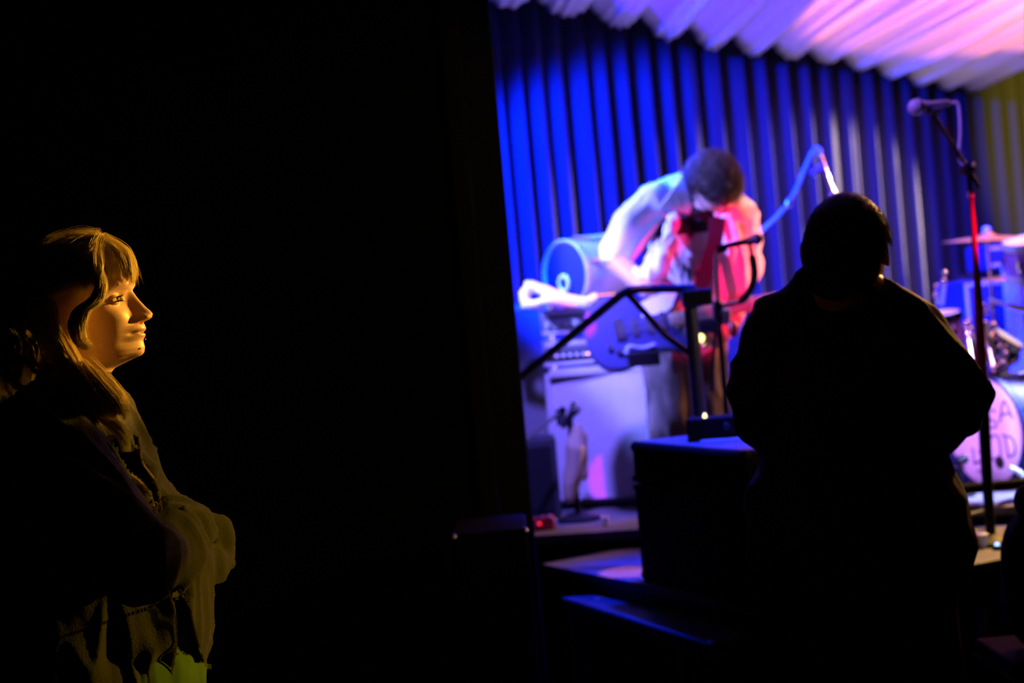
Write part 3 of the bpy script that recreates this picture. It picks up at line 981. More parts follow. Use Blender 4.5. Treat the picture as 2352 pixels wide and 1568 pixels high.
for a in range(6):
    t = a * math.pi / 3 + 0.3
    q = dc + hx * (math.cos(t) * 0.140) + hy * (math.sin(t) * 0.140)
    MB().tube([q + dax * -0.07, q + dax * 0.08], 0.006, 8).build('tension_rod', M['chrome'], root, True)

# white towel draped on the amplifier heads
mbt = MB()
for pts in ([(1205, 690, 5.42), (1215, 655, 5.45), (1250, 668, 5.42), (1290, 682, 5.42), (1330, 694, 5.43), (1365, 690, 5.42)],
            [(1225, 698, 5.40), (1262, 690, 5.38), (1300, 694, 5.38), (1345, 698, 5.38), (1366, 682, 5.42)],
            [(1200, 680, 5.45), (1208, 698, 5.42), (1235, 702, 5.40)],
            [(1218, 652, 5.46), (1200, 676, 5.46)], [(1240, 668, 5.42), (1285, 690, 5.40), (1270, 700, 5.40)]):
    q = [(P(*p), (0.014 if i in (0, len(pts) - 1) else 0.021)) for i, p in enumerate(pts)]
    chain(mbt, q)
co, fc = remeshed(mbt, 0.007, 3, wrinkle(0.006, 6, 30, 3.0, (1, 0, -0.3)))
tw = link_mesh('towel', co, fc, M['cloth_white'], None, True)
tag(tw, 'crumpled white towel lying on the amplifier heads at stage left edge', 'towel')

# ================================================================== MICROPHONES
def mic(name, head, tail, label, body=None, ball_r=0.026, parent=None, ball=None):
    head, tail = Vector(head), Vector(tail)
    d = (tail - head).normalized()
    L = (tail - head).length
    root = empty(name, tail, label, 'microphone')
    MB().ball(head, ball_r, 18).build('grille_ball', ball or M['mesh_grille'], root, True)
    MB().lathe(head + d * (ball_r * 0.15), d, [(ball_r * 1.03, 0), (ball_r * 1.03, 0.006)], 20).build('ring', M['chrome'], root, True)
    MB().lathe(head + d * (ball_r * 0.55), d, [(ball_r * 0.80, 0), (ball_r * 0.55, 0.03), (ball_r * 0.42, L - ball_r), (ball_r * 0.36, L - ball_r + 0.004)], 18).build('handle_body', body or M['black_metal'], root, True)
    return root
def round_base(root, x, y, z, r=0.13):
    MB().lathe((x, y, z), Z3, [(r, 0), (r, 0.012), (r * 0.5, 0.022), (0.02, 0.03)], 28).build('round_base', M['black_metal'], root, True)
def tripod(root, x, y, z, r=0.26, n=3, ph=0.4, m=None):
    for k in range(n):
        a = ph + 2 * math.pi * k / n
        lg = MB().tube([(x, y, z + 0.16), (x + math.cos(a) * r, y + math.sin(a) * r, z + 0.012)], 0.008, 10).build('leg', m or M['black_metal'], root, True)
        MB().ball((x + math.cos(a) * r, y + math.sin(a) * r, z + 0.012), 0.012, 8).build('rubber_foot', M['rubber'], lg, True)

# vocal microphone silhouetted beside the guitarist
mic('vocal_microphone', P(1738, 549, 4.55), P(1650, 569, 4.58), 'black vocal microphone in silhouette against the guitarist\'s pink sleeve', ball_r=0.019, ball=M['black_metal'])
st = empty('microphone_stand', (P(1640, 700, 4.62).x, 4.62, ZM), 'black microphone stand holding the vocal microphone before the guitarist', 'microphone stand')
sx = P(1648, 700, 4.62)
MB().tube([(sx.x, sx.y, ZS), (sx.x, sx.y, sx.z)], 0.0095, 12).build('lower_tube', M['black_metal'], st, True)
MB().tube([P(1648, 700, 4.62), P(1645, 590, 4.60), P(1655, 571, 4.59)], 0.0075, 12).build('upper_tube', M['brass'], st, True)
MB().tube([P(1668, 568, 4.58), P(1648, 574, 4.59)], 0.013, 12).build('mic_clip', M['rubber'], st, True)
MB().lathe((sx.x, sx.y, P(1648, 740, 4.62).z), Z3, [(0.016, 0), (0.018, 0.01), (0.018, 0.06), (0.012, 0.07)], 16).build('clutch', M['blue_rail'], st, True)
MB().box(P(1622, 752, 4.62), (0.075, 0.05, 0.038)).build('tuner_box', M['tolex'], st, False, 0.004)
MB().tube([P(1600, 702, 4.6), P(1632, 686, 4.6)], 0.010, 10).build('bottle_holder', M['tolex'], st, True)
round_base(st, sx.x, sx.y, ZS, 0.12)
cb_ = [P(1722, 560, 4.56), P(1728, 590, 4.56), P(1733, 630, 4.56), P(1724, 665, 4.55), P(1700, 692, 4.55), P(1668, 702, 4.57), P(1650, 716, 4.6), P(1640, 800, 4.6), P(1636, 900, 4.6)]
cbl = MB().tube([Vector(v) for v in spline([tuple(p) for p in cb_], 40)], [0.0125 if 4 < i < 20 else 0.006 for i in range(40)], 8).build('microphone_cable', M['cable'], None, True)
tag(cbl, 'thick black microphone cable hanging down from the vocal microphone', 'cable')

# overhead boom microphone
mic('overhead_microphone', P(1914, 448, 5.6), P(1883, 352, 5.6), 'slim silver overhead microphone hanging above the standing man\'s head', body=M['chrome'], ball_r=0.018, ball=M['steel'])
bs = empty('boom_stand', (P(1700, 900, 5.7).x, 5.75, ZS), 'thin boom stand reaching up right behind the guitarist', 'microphone stand')
bp_ = [P(1690, 585, 5.75), P(1745, 535, 5.72), P(1812, 466, 5.68), P(1850, 385, 5.64), P(1868, 347, 5.61), P(1880, 341, 5.6), P(1886, 352, 5.6)]
MB().tube([Vector(v) for v in spline([tuple(p) for p in bp_], 30)], 0.009, 10).build('boom_arm', M['cable_blue'], bs, True)
MB().lathe(P(1812, 466, 5.68), (0.5, 0, 0.8), [(0.012, -0.02), (0.017, -0.01), (0.017, 0.01), (0.012, 0.02)], 14).build('joint', M['steel'], bs, True)
MB().lathe(P(1870, 397, 5.6), (1, 0, 0.6), [(0.014, -0.012), (0.016, 0.0), (0.014, 0.012)], 14).build('clip_knob', M['steel'], bs, True)
MB().tube([P(1870, 397, 5.6), P(1892, 378, 5.6)], 0.011, 10).build('mic_clip', M['drum_purple'], bs, True)
b0 = P(1700, 575, 5.74)
MB().tube([(b0.x, 5.75, ZS), b0], 0.010, 12).build('upright_tube', M['black_metal'], bs, True)
tripod(bs, b0.x, 5.75, ZS)

# tall drum microphone stand on the right
mic('tall_stand_microphone', P(2104, 246, 4.35), P(2185, 236, 4.38), 'blue-lit vocal microphone high on the tall stand, upper right', body=M['panel'], ball_r=0.025, ball=M['panel'])
ts_ = empty('tall_microphone_stand', (P(2278, 1270, 4.22).x, 4.22, ZM), 'tall microphone stand with a tube painted red for the light on it at the right of the standing man', 'microphone stand')
MB().tube([P(2125, 253, 4.36), P(2160, 250, 4.37)], 0.015, 12).build('mic_clip', M['tolex'], ts_, True)
MB().tube([P(2140, 256, 4.37), P(2250, 432, 4.35)], 0.0075, 10).build('boom_arm', M['black_metal'], ts_, True)
MB().lathe(P(2222, 388, 4.35), (0.3, -1, 0.2), [(0.016, -0.02), (0.02, 0), (0.016, 0.02)], 14).build('joint', M['black_metal'], ts_, True)
MB().lathe(P(2238, 378, 4.33), (0.3, -1, 0.2), [(0.006, -0.006), (0.008, 0), (0.005, 0.006)], 12).build('wing_nut', M['brass'], ts_, True)
MB().tube([P(2222, 392, 4.35), P(2230, 445, 4.35)], 0.008, 12).build('upper_tube', M['black_metal'], ts_, True)
MB().lathe(P(2230, 446, 4.35), Z3, [(0.010, -0.008), (0.011, 0), (0.009, 0.008)], 12).build('collar', M['brass'], ts_, True)
rt = [P(2230, 448, 4.35), P(2238, 560, 4.33), P(2247, 680, 4.31), P(2256, 870, 4.28)]
MB().tube(rt, [0.0065, 0.0085, 0.013, 0.016], 14).build('red_lit_tube', M['red_lit_tube'], ts_, True)  # red light on the stand is put into the tube colour
bt_ = P(2279, 1270, 4.22)
MB().tube([P(2256, 868, 4.28), P(2262, 1000, 4.26), P(2268, 1110, 4.24), (bt_.x, bt_.y, ZM)], [0.017, 0.018, 0.016, 0.014], 14).build('lower_tube', M['black_metal'], ts_, True)
round_base(ts_, bt_.x, bt_.y, ZM, 0.075)
cb2 = [P(2185, 236, 4.38), P(2198, 236, 4.38), P(2203, 248, 4.38), P(2206, 300, 4.37), P(2203, 355, 4.36), P(2208, 372, 4.36), P(2225, 392, 4.34)]
o = MB().tube([Vector(v) for v in spline([tuple(p) for p in cb2], 30)], 0.0050, 8).build('microphone_cable', M['knob_pale'], None, True)
tag(o, 'thin pale cable dropping from the high microphone at upper right', 'cable')

# low microphone aimed at the cabinet, and a cloth whose tan paints an amber light patch
mic('cabinet_microphone', P(1322, 938, 5.15), P(1290, 985, 5.12), 'dark microphone close to the speaker cabinet grille', ball_r=0.022)
ls = empty('low_microphone_stand', (P(1300, 1150, 5.05).x, 5.05, ZS), 'low microphone stand in front of the speaker cabinet', 'microphone stand')
MB().tube([P(1195, 1022, 5.0), P(1240, 985, 5.05), P(1296, 940, 5.1)], 0.006, 10).build('boom_arm', M['chrome'], ls, True)
l0 = P(1312, 1000, 5.1)
MB().tube([(l0.x, 5.1, ZS), (l0.x, 5.1, P(1312, 950, 5.1).z)], 0.011, 12).build('upright_tube', M['black_metal'], ls, True)
MB().lathe(P(1293, 940, 5.1), (0, -1, 0), [(0.012, 0), (0.014, 0.01), (0.010, 0.02)], 14).build('wing_nut', M['chrome'], ls, True)
MB().lathe(P(1318, 928, 5.1), (0, -1, 0), [(0.010, 0), (0.012, 0.01), (0.008, 0.02)], 14).build('clutch', M['brass'], ls, True)
MB().box(P(1288, 958, 5.1), (0.035, 0.03, 0.06)).build('clamp', M['tolex_dark'], ls, False, 0.006)
round_base(ls, l0.x, 5.1, ZS, 0.08)
mbt = MB()
chain(mbt, [(P(1325, 985, 5.06), 0.020), (P(1322, 1030, 5.05), 0.035), (P(1316, 1090, 5.05), 0.032), (P(1308, 1140, 5.05), 0.022)])
chain(mbt, [(P(1336, 1000, 5.07), 0.02), (P(1338, 1090, 5.07), 0.022)])
co, fc = remeshed(mbt, 0.006, 2, wrinkle(0.006, 4, 34, 9.0))
tag(link_mesh('cloth', co, fc, mat('amber_patch', (0.42, 0.33, 0.22), 0.9), None, True), 'cloth on the low microphone stand, amber light patch painted tan', 'cloth')

# dark rack trunk at the left of the cabinet, pedal lights, cable lumps
tr = P(1245, 1110, 5.1)
rk = empty('rack_case', (tr.x, 5.33, ZS), 'dark rack trunk standing left of the speaker cabinet', 'trunk')
MB().box((tr.x, 5.33, ZS + 0.15), (0.13, 0.22, 0.29)).build('body', M['tolex_dark'], rk, False, 0.008)
MB().box((tr.x - 0.005, 5.216, ZS + 0.15), (0.10, 0.006, 0.24)).build('rack_face', M['black_metal'], rk, False, 0.002)
MB().tube([(tr.x - 0.05, 5.20, ZS + 0.05), (tr.x - 0.05, 5.20, ZS + 0.25)], 0.005, 8).build('handle', M['steel'], rk, True)
for nm, px, py, mm, sz, lb in (('red_pedal', 1236, 1172, 'led_red', 0.020, 'small red pedal at the left edge of the stage front'), ('red_pedal', 1256, 1168, 'red_prop', 0.022, 'round red pedal second from the left edge of the stage'), ('small_pedal', 1268, 1190, 'cable_blue', 0.016, 'small blue pedal on the stage floor before the rack trunk'), ('small_pedal', 1390, 1194, 'knob_pale', 0.013, 'tiny pale pedal alone on the stage floor below the cabinet')):
    q = P(px, py, 4.95)
    rt_ = empty(nm, (q.x, 4.95, ZS), lb, 'pedal')
    MB().box((q.x, 4.95, ZS + sz), (sz * 1.9, sz * 2.6, sz * 2)).build('housing', M['red_prop'] if 'red' in nm else M[mm], rt_, False, 0.004)
    MB().lathe((q.x, 4.93, ZS + sz * 2), Z3, [(sz * 0.4, 0), (sz * 0.4, 0.006), (sz * 0.2, 0.008)], 12).build('footswitch', M['chrome'], rt_, True)
    if mm.startswith('led'):
        MB().ball((q.x, 4.95 - sz * 1.3, ZS + sz * 1.2), 0.006, 8).build('lamp', M[mm], rt_, True)

# ================================================================== DRUM KIT
def drum(name, c, axis, r, depth, label, shell, head='drum_head', lugs=8, hoop='chrome', legs=None, lugm='chrome'):
    c = Vector(c)
    x, y, a = frame(axis)
    root = empty(name, (c.x, c.y, legs if legs is not None else c.z - depth / 2), label, 'drum')
    MB().lathe(c, a, [(r * 0.985, -depth / 2), (r, -depth / 2 + 0.004), (r, depth / 2 - 0.004), (r * 0.985, depth / 2)], 44).build('shell', M[shell], root, True)
    for s in (-1, 1):
        MB().ring(c + a * (s * depth / 2), a * s, [(r * 1.0, -0.022), (r * 1.055, -0.020), (r * 1.065, 0.0), (r * 1.055, 0.008), (r * 1.0, 0.008)], 44).build('hoop', M[hoop], root, True)
    h = MB().lathe(c + a * (depth / 2), a, [(r * 0.99, 0.0), (r * 0.96, 0.004), (r * 0.5, 0.0045), (0.001, 0.0045)], 44).build('head', M[head], root, True)
    for k in range(lugs):
        t = 2 * math.pi * (k + 0.5) / lugs
        rr = x * math.cos(t) + y * math.sin(t)
        lg = MB().tube([c + rr * (r + 0.008) - a * depth * 0.22, c + rr * (r + 0.012), c + rr * (r + 0.008) + a * depth * 0.22], [0.006, 0.010, 0.006], 8).build('lug', M[lugm], root, True)
        MB().tube([c + rr * (r * 1.035 + 0.003) - a * depth / 2, c + rr * (r * 1.035 + 0.003) + a * depth / 2], 0.003, 6).build('tension_rod', M['chrome'], lg, True)
    return root, h, (x, y, a)
bdn = Vector((-0.925, -0.38, 0)).normalized()
bdc = P(2262, 992, 5.10)
bdc_back = bdc - bdn * 0.17
bd, bdh, bax = drum('bass_drum', bdc_back, bdn, 0.196, 0.34, 'bass drum with a white front head lettered S A above O D', 'drum_shell', hoop='drum_shell')
for sgn in (-1, 1):
    tdir = Vector((-bdn.y, bdn.x, 0)) * sgn
    q = bdc_back + tdir * 0.17 + bdn * 0.10
    MB().tube([q, Vector((q.x + tdir.x * 0.12, q.y + tdir.y * 0.12, ZS))], 0.008, 10).build('spur', M['chrome'], bd, True)
# hand painted letters: strokes as thin raised ribbons
right = Vector((-bdn.y, bdn.x, 0))
if right.x < 0: right = -right
hc = bdc + bdn * 0.0065
def stroke(pts, wd=0.0042, nm='letter'):
    q = [hc + right * a + Z3 * b for a, b in pts]
    mb = MB()
    mb.tube(q, wd, 6)
    o_ = mb.build(nm, M['paint_dark'], bdh, True)
    return o_
SS = 0.196 / 125
def HP(px, py):
    """drum head coordinates of a picture point"""
    p = P(px, py, 5.0)
    o_ = Vector((0, 0, CZ))
    d = (p - o_)
    t = (hc - o_).dot(bdn) / d.dot(bdn)
    q = o_ + d * t - hc
    return q.dot(right), q.z
def letter(strokes):
    mb = MB()
    for s_ in strokes:
        pts = [HP(*p) for p in s_]
        if len(pts) > 2:
            pts = [tuple(v) for v in spline(pts, 6 * len(pts))]
        mb.tube([hc + right * a + Z3 * b for a, b in pts], 0.0029, 6)
    mb.build('letter', M['paint_dark'], bdh, True)
letter([[(2296, 970), (2306, 920), (2326, 962)], [(2300, 954), (2309, 949), (2319, 950)]])
letter([[(2286, 946), (2276, 940), (2266, 950), (2274, 962), (2286, 968), (2288, 978), (2278, 982), (2266, 976)]])
letter([[(2273, 1012), (2280, 1000), (2291, 1002), (2297, 1020), (2298, 1045), (2288, 1056), (2276, 1048), (2272, 1030), (2273, 1012)]])
letter([[(2308, 1002), (2312, 1025), (2316, 1048)], [(2301, 999), (2322, 1004), (2331, 1022), (2330, 1042), (2316, 1050)]])
letter([[(2233, 1028), (2236, 1045), (2238, 1066)]])
letter([[(2246, 1036), (2254, 1042), (2252, 1056), (2240, 1064)], [(2245, 1080), (2258, 1088)]])
pa, pb = HP(2296, 1061)
MB().lathe(hc + right * pa + Z3 * pb, bdn, [(0.021, -0.002), (0.0225, 0.001), (0.019, 0.002), (0.001, 0.002)], 28).build('port_hole', M['rubber'], bdh, True)
mic('kick_microphone', P(2215, 1054, 4.92), P(2200, 1060, 4.86), 'brown-lit microphone at the lower left of the bass drum head', ball_r=0.017)

km = bpy.data.objects['kick_microphone']
kq = P(2203, 1059, 4.87)
MB().tube([kq, (kq.x, kq.y, ZS + 0.008)], 0.006, 8).build('short_stand', M['black_metal'], km, True)
MB().lathe((kq.x, kq.y, ZS), Z3, [(0.045, 0), (0.045, 0.008), (0.02, 0.012)], 18).build('base', M['black_metal'], km, True)
drum('rack_tom', P(2392, 592, 5.35), Vector((-0.12, -0.18, 1)), 0.125, 0.14, 'purple rack tom with a bright yellow-lit hoop at the right edge', 'drum_purple', hoop='panel')
drum('floor_tom', P(2152, 775, 5.5), Vector((-0.1, -0.1, 1)), 0.10, 0.17, 'small purple tom beside the standing man\'s shoulder', 'drum_purple')
drum('snare_drum', P(2290, 800, 5.35), Vector((0.55, -0.30, 0.8)), 0.075, 0.10, 'small blue tom tilted above the bass drum', 'drum_shell')
def cymbal(name, c, r, label, post_to, m='bronze', tilt=(0.03, -0.05, 1), nut='panel'):
    c = Vector(c)
    root = empty(name, (c.x, c.y, post_to), label, 'cymbal')
    MB().lathe(c, tilt, [(r, 0), (r * 0.98, 0.003), (r * 0.5, 0.014), (r * 0.18, 0.020), (r * 0.12, 0.032), (0.008, 0.036), (0.006, 0.030), (r * 0.12, 0.024), (r * 0.5, 0.010), (r * 0.99, -0.002)], 48).build('plate', M[m], root, True)
    MB().ball(c + Z3 * 0.045, 0.018, 12, (1, 1, 0.8)).build('felt', M[nut], root, True)
    MB().tube([(c.x, c.y, post_to), c + Z3 * 0.05], 0.008, 12).build('upright_tube', M['chrome'], root, True)
    tripod(root, c.x, c.y, post_to, 0.22, 3, 1.0, M['chrome'])
    return root
cymbal('crash_cymbal', P(2268, 552, 5.9), 0.185, 'thin bronze crash cymbal seen edge-on at the right', ZS)
cymbal('hi_hat_cymbal', P(2345, 640, 5.6), 0.165, 'lower cymbal just below the crash cymbal at the right edge', ZS)
# boom rod and chrome fittings
rod = empty('cymbal_boom', P(2310, 702, 5.3), 'chrome boom rod, its bright sheen painted white, slanting at the right edge', 'boom rod')
MB().tube([P(2270, 688, 5.3), P(2318, 702, 5.28)], 0.0075, 12).build('thin_rod', M['cup'], rod, True)  # white base colour stands in for the sheen of lit chrome
MB().tube([P(2316, 701, 5.28), P(2400, 722, 5.25)], 0.0125, 12).build('thick_rod', M['cup'], rod, True)
for px, py in ((2258, 702), (2276, 704), (2264, 716)):
    MB().ball(P(px, py, 5.3), 0.012, 10).build('wing_nut', M['chrome'], rod, True)
tm = empty('tom_mount', P(2225, 860, 5.1), 'chrome double tom mount rising from the bass drum', 'drum mount')
MB().tube([P(2222, 745, 5.15), P(2232, 800, 5.12), P(2244, 872, 5.08)], 0.012, 12).build('left_post', M['chrome'], tm, True)
MB().tube([P(2258, 745, 5.15), P(2275, 800, 5.12), P(2290, 862, 5.08)], 0.014, 12).build('right_post', M['chrome'], tm, True)
for px, py, r_ in ((2222, 742, 0.015), (2228, 756, 0.015), (2230, 772, 0.015), (2262, 742, 0.013), (2280, 748, 0.018), (2284, 845, 0.018), (2262, 847, 0.014), (2306, 832, 0.015), (2310, 812, 0.013), (2296, 796, 0.010), (2290, 861, 0.013)):
    MB().ball(P(px, py, 5.08), r_, 10, (1, 1, 0.8)).build('wing_nut', M['chrome'], tm, True)
MB().tube([P(2184, 800, 5.2), P(2222, 752, 5.2)], 0.016, 10).build('cross_arm', M['drum_purple'], tm, True)
MB().box(P(2273, 860, 5.06), (0.05, 0.03, 0.018)).build('bracket', M['chrome'], tm, False, 0.004)
# mallets standing up
for i, (pa_, pb_, rr_, lb) in enumerate((((2164, 700), (2170, 626), 0.008, 'taller pale mallet upright beside the tom'), ((2154, 700), (2151, 656), 0.007, 'shorter blue-lit mallet left of the taller one'))):
    ml = empty('mallet', P(*pa_, 5.45), lb, 'mallet')
    MB().tube([P(*pa_, 5.45), P(pb_[0], pb_[1] + 20, 5.45)], rr_, 10).build('stick', M['panel'], ml, True)
    MB().ball(P(*pb_, 5.45), rr_ * 1.3, 10).build('tip', M['brass'], ml, True)
    MB().ball(P(pb_[0] - 2, pb_[1] + 19, 5.44), rr_ * 1.6, 10).build('collar', M['chrome'], ml, True)
# blue cabinets behind the kit
cabinet('speaker_cabinet', (P(2255, 800, 6.6).x, 6.62, ZS), (0.27, 0.26, 0.745), R(12), 'large blue-lit cabinet behind the drum kit', M['drum_shell'], M['drum_shell'])
cabinet('speaker_cabinet', (P(2280, 600, 6.6).x, 6.62, ZS + 0.782), (0.155, 0.20, 0.12), R(8), 'small blue-lit box on top of the large cabinet behind the drums', M['drum_shell'], M['drum_shell'])
cabinet('speaker_cabinet', (P(2362, 700, 6.4).x, 6.35, ZS), (0.16, 0.24, 0.80), R(6), 'pale-grilled cabinet at the right edge behind the cymbals', M['panel'], M['grille'])
# blue crate left of the bass drum
bc = P(2205, 1090, 5.25)
rt_ = empty('pedal_case', (bc.x, 5.3, ZS), 'small blue case at the foot of the bass drum', 'case')
MB().box((bc.x, 5.3, ZS + 0.05), (0.12, 0.16, 0.10)).build('body', M['drum_shell'], rt_, False, 0.008)
MB().tube([(bc.x - 0.03, 5.215, ZS + 0.06), (bc.x, 5.205, ZS + 0.07), (bc.x + 0.03, 5.215, ZS + 0.06)], 0.005, 8).build('handle', M['chrome'], rt_, True)
# cables on the stage floor
for pts, mm, lb in (([(2205, 1165), (2250, 1160), (2300, 1166), (2352, 1158), (2400, 1150)], 'cable', 'thin black cable lying straight across the blue-lit stage floor'), ([(2210, 1185), (2260, 1172), (2310, 1150), (2352, 1146)], 'cable', 'black cable crossing the stage floor diagonally by the drum'), ([(2352, 1095), (2342, 1085), (2330, 1078), (2318, 1074)], 'knob_pale', 'pale hose curving off the right of the bass drum')):
    q = []
    for px, py in pts:
        u_ = P(px, py, 1.0) - Vector((0, 0, CZ))
        dd = (ZS + 0.006 - CZ) / u_.z if mm == 'cable' else 4.9
        q.append(tuple(Vector((0, 0, CZ)) + u_ * dd))
    tag(MB().tube([Vector(v) for v in spline(q, 30)], 0.005 if mm == 'cable' else 0.009, 8).build('cable', M[mm], None, True), lb, 'cable')
# cup on the deck edge, and a light glint built as a glowing dome
for px, py, s_, mm, lb in ((2256, 1248, 1.0, 'cup', 'small white cup on the deck edge beside the standing man'), ((2291), 1252, 0.75, 'glint_blue', 'tiny blue glint built as a glowing dome on the deck edge right of the stand base')):
    u_ = P(px, py + 10, 1.0) - Vector((0, 0, CZ))
    q = Vector((0, 0, CZ)) + u_ * ((ZM - CZ) / u_.z)
    if mm == 'cup':
        rt_ = empty('cup', q, lb, 'cup')
        MB().lathe(q, Z3, [(0.016, 0), (0.020, 0.04), (0.018, 0.04), (0.014, 0.004)], 18).build('wall', M['cup'], rt_, True)
        MB().lathe(q, Z3, [(0.0205, 0.037), (0.021, 0.040), (0.019, 0.042)], 18).build('rim', M['cup'], rt_, True)
    else:
        rt_ = empty('glint_dome', q, lb, 'lamp')
        MB().lathe(q, Z3, [(0.014, 0), (0.013, 0.012), (0.006, 0.013)], 16).build('housing', M['black_metal'], rt_, True)
        MB().ball(q + Z3 * 0.014, 0.007, 10).build('lens', M['glint_blue'], rt_, True)  # emission paints a glint, there is no lamp here

# ================================================================== PEOPLE
def person_root_floor(x, y):
    return Vector((x, y, 0.0))

# ------------------------------------------------------------------ the woman at the left, seen from her right side
WD = 2.38
hv, hf, hm = build_head()
ear = P(155, 716, WD)
tilt = R(5.1)
T = head_matrix(ear, (math.cos(tilt), 0.0, math.sin(tilt)), (-math.sin(tilt), 0.0, math.cos(tilt)))
mb = MB()
chain(mb, [(T([[-0.006, 0, -0.06]])[0], 0.052), (P(170, 850, WD), 0.054), (P(150, 930, WD), 0.062), (P(165, 1010, WD), 0.085)])
ell(mb, P(175, 1110, 2.42), (0.070, 0.13, 0.19))
ell(mb, P(225, 1330, 2.42), (0.095, 0.13, 0.22))
ell(mb, P(235, 1580, 2.42), (0.095, 0.13, 0.17))
for yo, kx in ((-0.085, 0), (0.085, 0.03)):
    hipc = P(235, 1640, 2.42)
    chain(mb, [((hipc.x + kx, 2.42 + yo, hipc.z - 0.05), 0.075), ((hipc.x + 0.03 + kx, 2.42 + yo, 0.47), 0.055), ((hipc.x - 0.01 + kx, 2.42 + yo, 0.10), 0.042)])
    chain(mb, [((hipc.x - 0.02 + kx, 2.42 + yo, 0.045), 0.038), ((hipc.x + 0.14 + kx, 2.42 + yo, 0.03), 0.028)])
# folded arms inside the sleeves, hands tucked
nearE, nearW = P(330, 1275, 2.18), P(415, 1235, 2.36)
farE, farW = P(480, 1265, 2.53), P(400, 1250, 2.44)
chain(mb, [(P(125, 990, 2.27), 0.055), (nearE, 0.040), (nearW, 0.028)])
chain(mb, [(P(165, 985, 2.57), 0.055), (farE, 0.036), (farW, 0.027)])
hand(mb, nearW, (-0.1, 1, -0.1), (1, 0, 0.2), 1, 0.85, 0.6)
hand(mb, farW, (-1, -0.5, 0), (0.2, -0.8, 0.6), -1, 0.85, 0.6)
co, fc = remeshed(mb, 0.009, 5)
woman = join_body('person', co, fc, hv, hf, hm, T, 1.0, P(235, 1600, 2.42) * 1.0, 'woman with long wavy blond hair and fringe, arms crossed in dark zip jacket, facing right', 'person')
eyes(woman, T)
# brows and lashes
br = []
r_ = np.random.default_rng(5)
for sg in (-1, 1):
    for k in range(70):
        u = r_.uniform(0, 1)
        y0 = sg * (0.014 + 0.030 * u)
        z0 = 0.0215 + 0.006 * math.sin(u * 2.2) + r_.uniform(-0.0018, 0.0018)
        x0 = 0.1105 - 0.55 * (abs(y0) - 0.012) ** 2 / 0.045 - 0.009 * u
        p = np.array([[x0 + 0.0015 * j * 0.3, y0 + sg * 0.0022 * j, z0 + 0.0009 * j] for j in range(4)])
        br.append((T(p), 0.00028))
    for k in range(40):
        u = k / 39
        y0 = sg * (0.0195 + 0.022 * u)
        x0 = 0.0845 + math.sqrt(max(0.0136 ** 2 - (abs(y0) - 0.031) ** 2, 0)) + 0.0005
        for up_, z0 in ((1, 0.0065), (-0.5, 0.0012)):
            p = np.array([[x0 + 0.0024 * j, y0 + sg * 0.0006 * j, z0 + up_ * 0.0004 * j * j] for j in range(4)])
            br.append((T(p), 0.00022))
strands_mesh('eyebrows_and_lashes', br, 0, M['hair_root'], woman)
# facial piercings
for X, Y, yy in ((1385, 1072, 0.0), (1345, 1160, -0.012), (1362, 1010, -0.006)):
    s_ = 2.36 / FPX / 4.1275
    dx, dy = X - 640, -(Y - 810)
    q = T([[(dx * 0.985 + dy * 0.1736) * s_ + 0.0008, yy, (dx * -0.1736 + dy * 0.985) * s_]])[0]
    MB().ball(Vector(q), 0.0015, 10).build('piercing', M['chrome'], woman, True)

# jacket: torso, collar, sleeves fused, opening cut out, thickness given
mb = MB()
ell(mb, P(180, 1110, 2.42), (0.130, 0.185, 0.19))
chain(mb, [(P(120, 985, 2.275), 0.078), (P(135, 985, 2.42), 0.080), (P(135, 1000, 2.55), 0.072)])
chain(mb, [(P(240, 1130, 2.42), 0.105), (P(300, 1290, 2.42), 0.130), (P(318, 1440, 2.42), 0.125), (P(300, 1520, 2.42), 0.115)])
chain(mb, [(P(190, 1200, 2.42), 0.15), (P(190, 1500, 2.42), 0.16), (P(215, 1570, 2.42), 0.165)])
chain(mb, [(P(110, 1250, 2.42), 0.14), (P(110, 1560, 2.42), 0.155)])
# collar bulk behind the hair
chain(mb, [(P(95, 925, 2.33), 0.035), (P(165, 945, 2.305), 0.040), (P(235, 985, 2.32), 0.036), (P(272, 1040, 2.34), 0.028)])
chain(mb, [(P(272, 1030, 2.34), 0.026), (P(330, 1100, 2.36), 0.030)])
# sleeves
chain(mb, [(P(120, 1000, 2.27), 0.076), (P(225, 1160, 2.17), 0.066), (P(325, 1288, 2.14), 0.062), (P(365, 1270, 2.18), 0.064), (P(420, 1222, 2.29), 0.046)])
ell(mb, P(405, 1235, 2.27), (0.045, 0.05, 0.065))
chain(mb, [(P(140, 1000, 2.56), 0.070), (P(345, 1175, 2.60), 0.052), (P(485, 1262, 2.53), 0.040), (P(478, 1300, 2.49), 0.034), (P(420, 1300, 2.40), 0.034)])
chain(mb, [(P(496, 1205, 2.50), 0.020), (P(490, 1240, 2.51), 0.030)])
wr = wrinkle(0.010, 5.0, 17.0, 4.0, (0.75, -0.25, -0.6), 1.8)
wr2 = wrinkle(0.017, 4.0, 22.0, 11.0, (-0.15, 0.1, 1.0), 1.5)
def wjk(p):
    x, y = proj(p)
    if 355 < x < 530 and 1140 < y < 1370:
        return wr2(p)
    return wr(p) if y < 1360 else wr2(p) * 0.7
co, fc = remeshed(mb, 0.0055, 4, wjk)
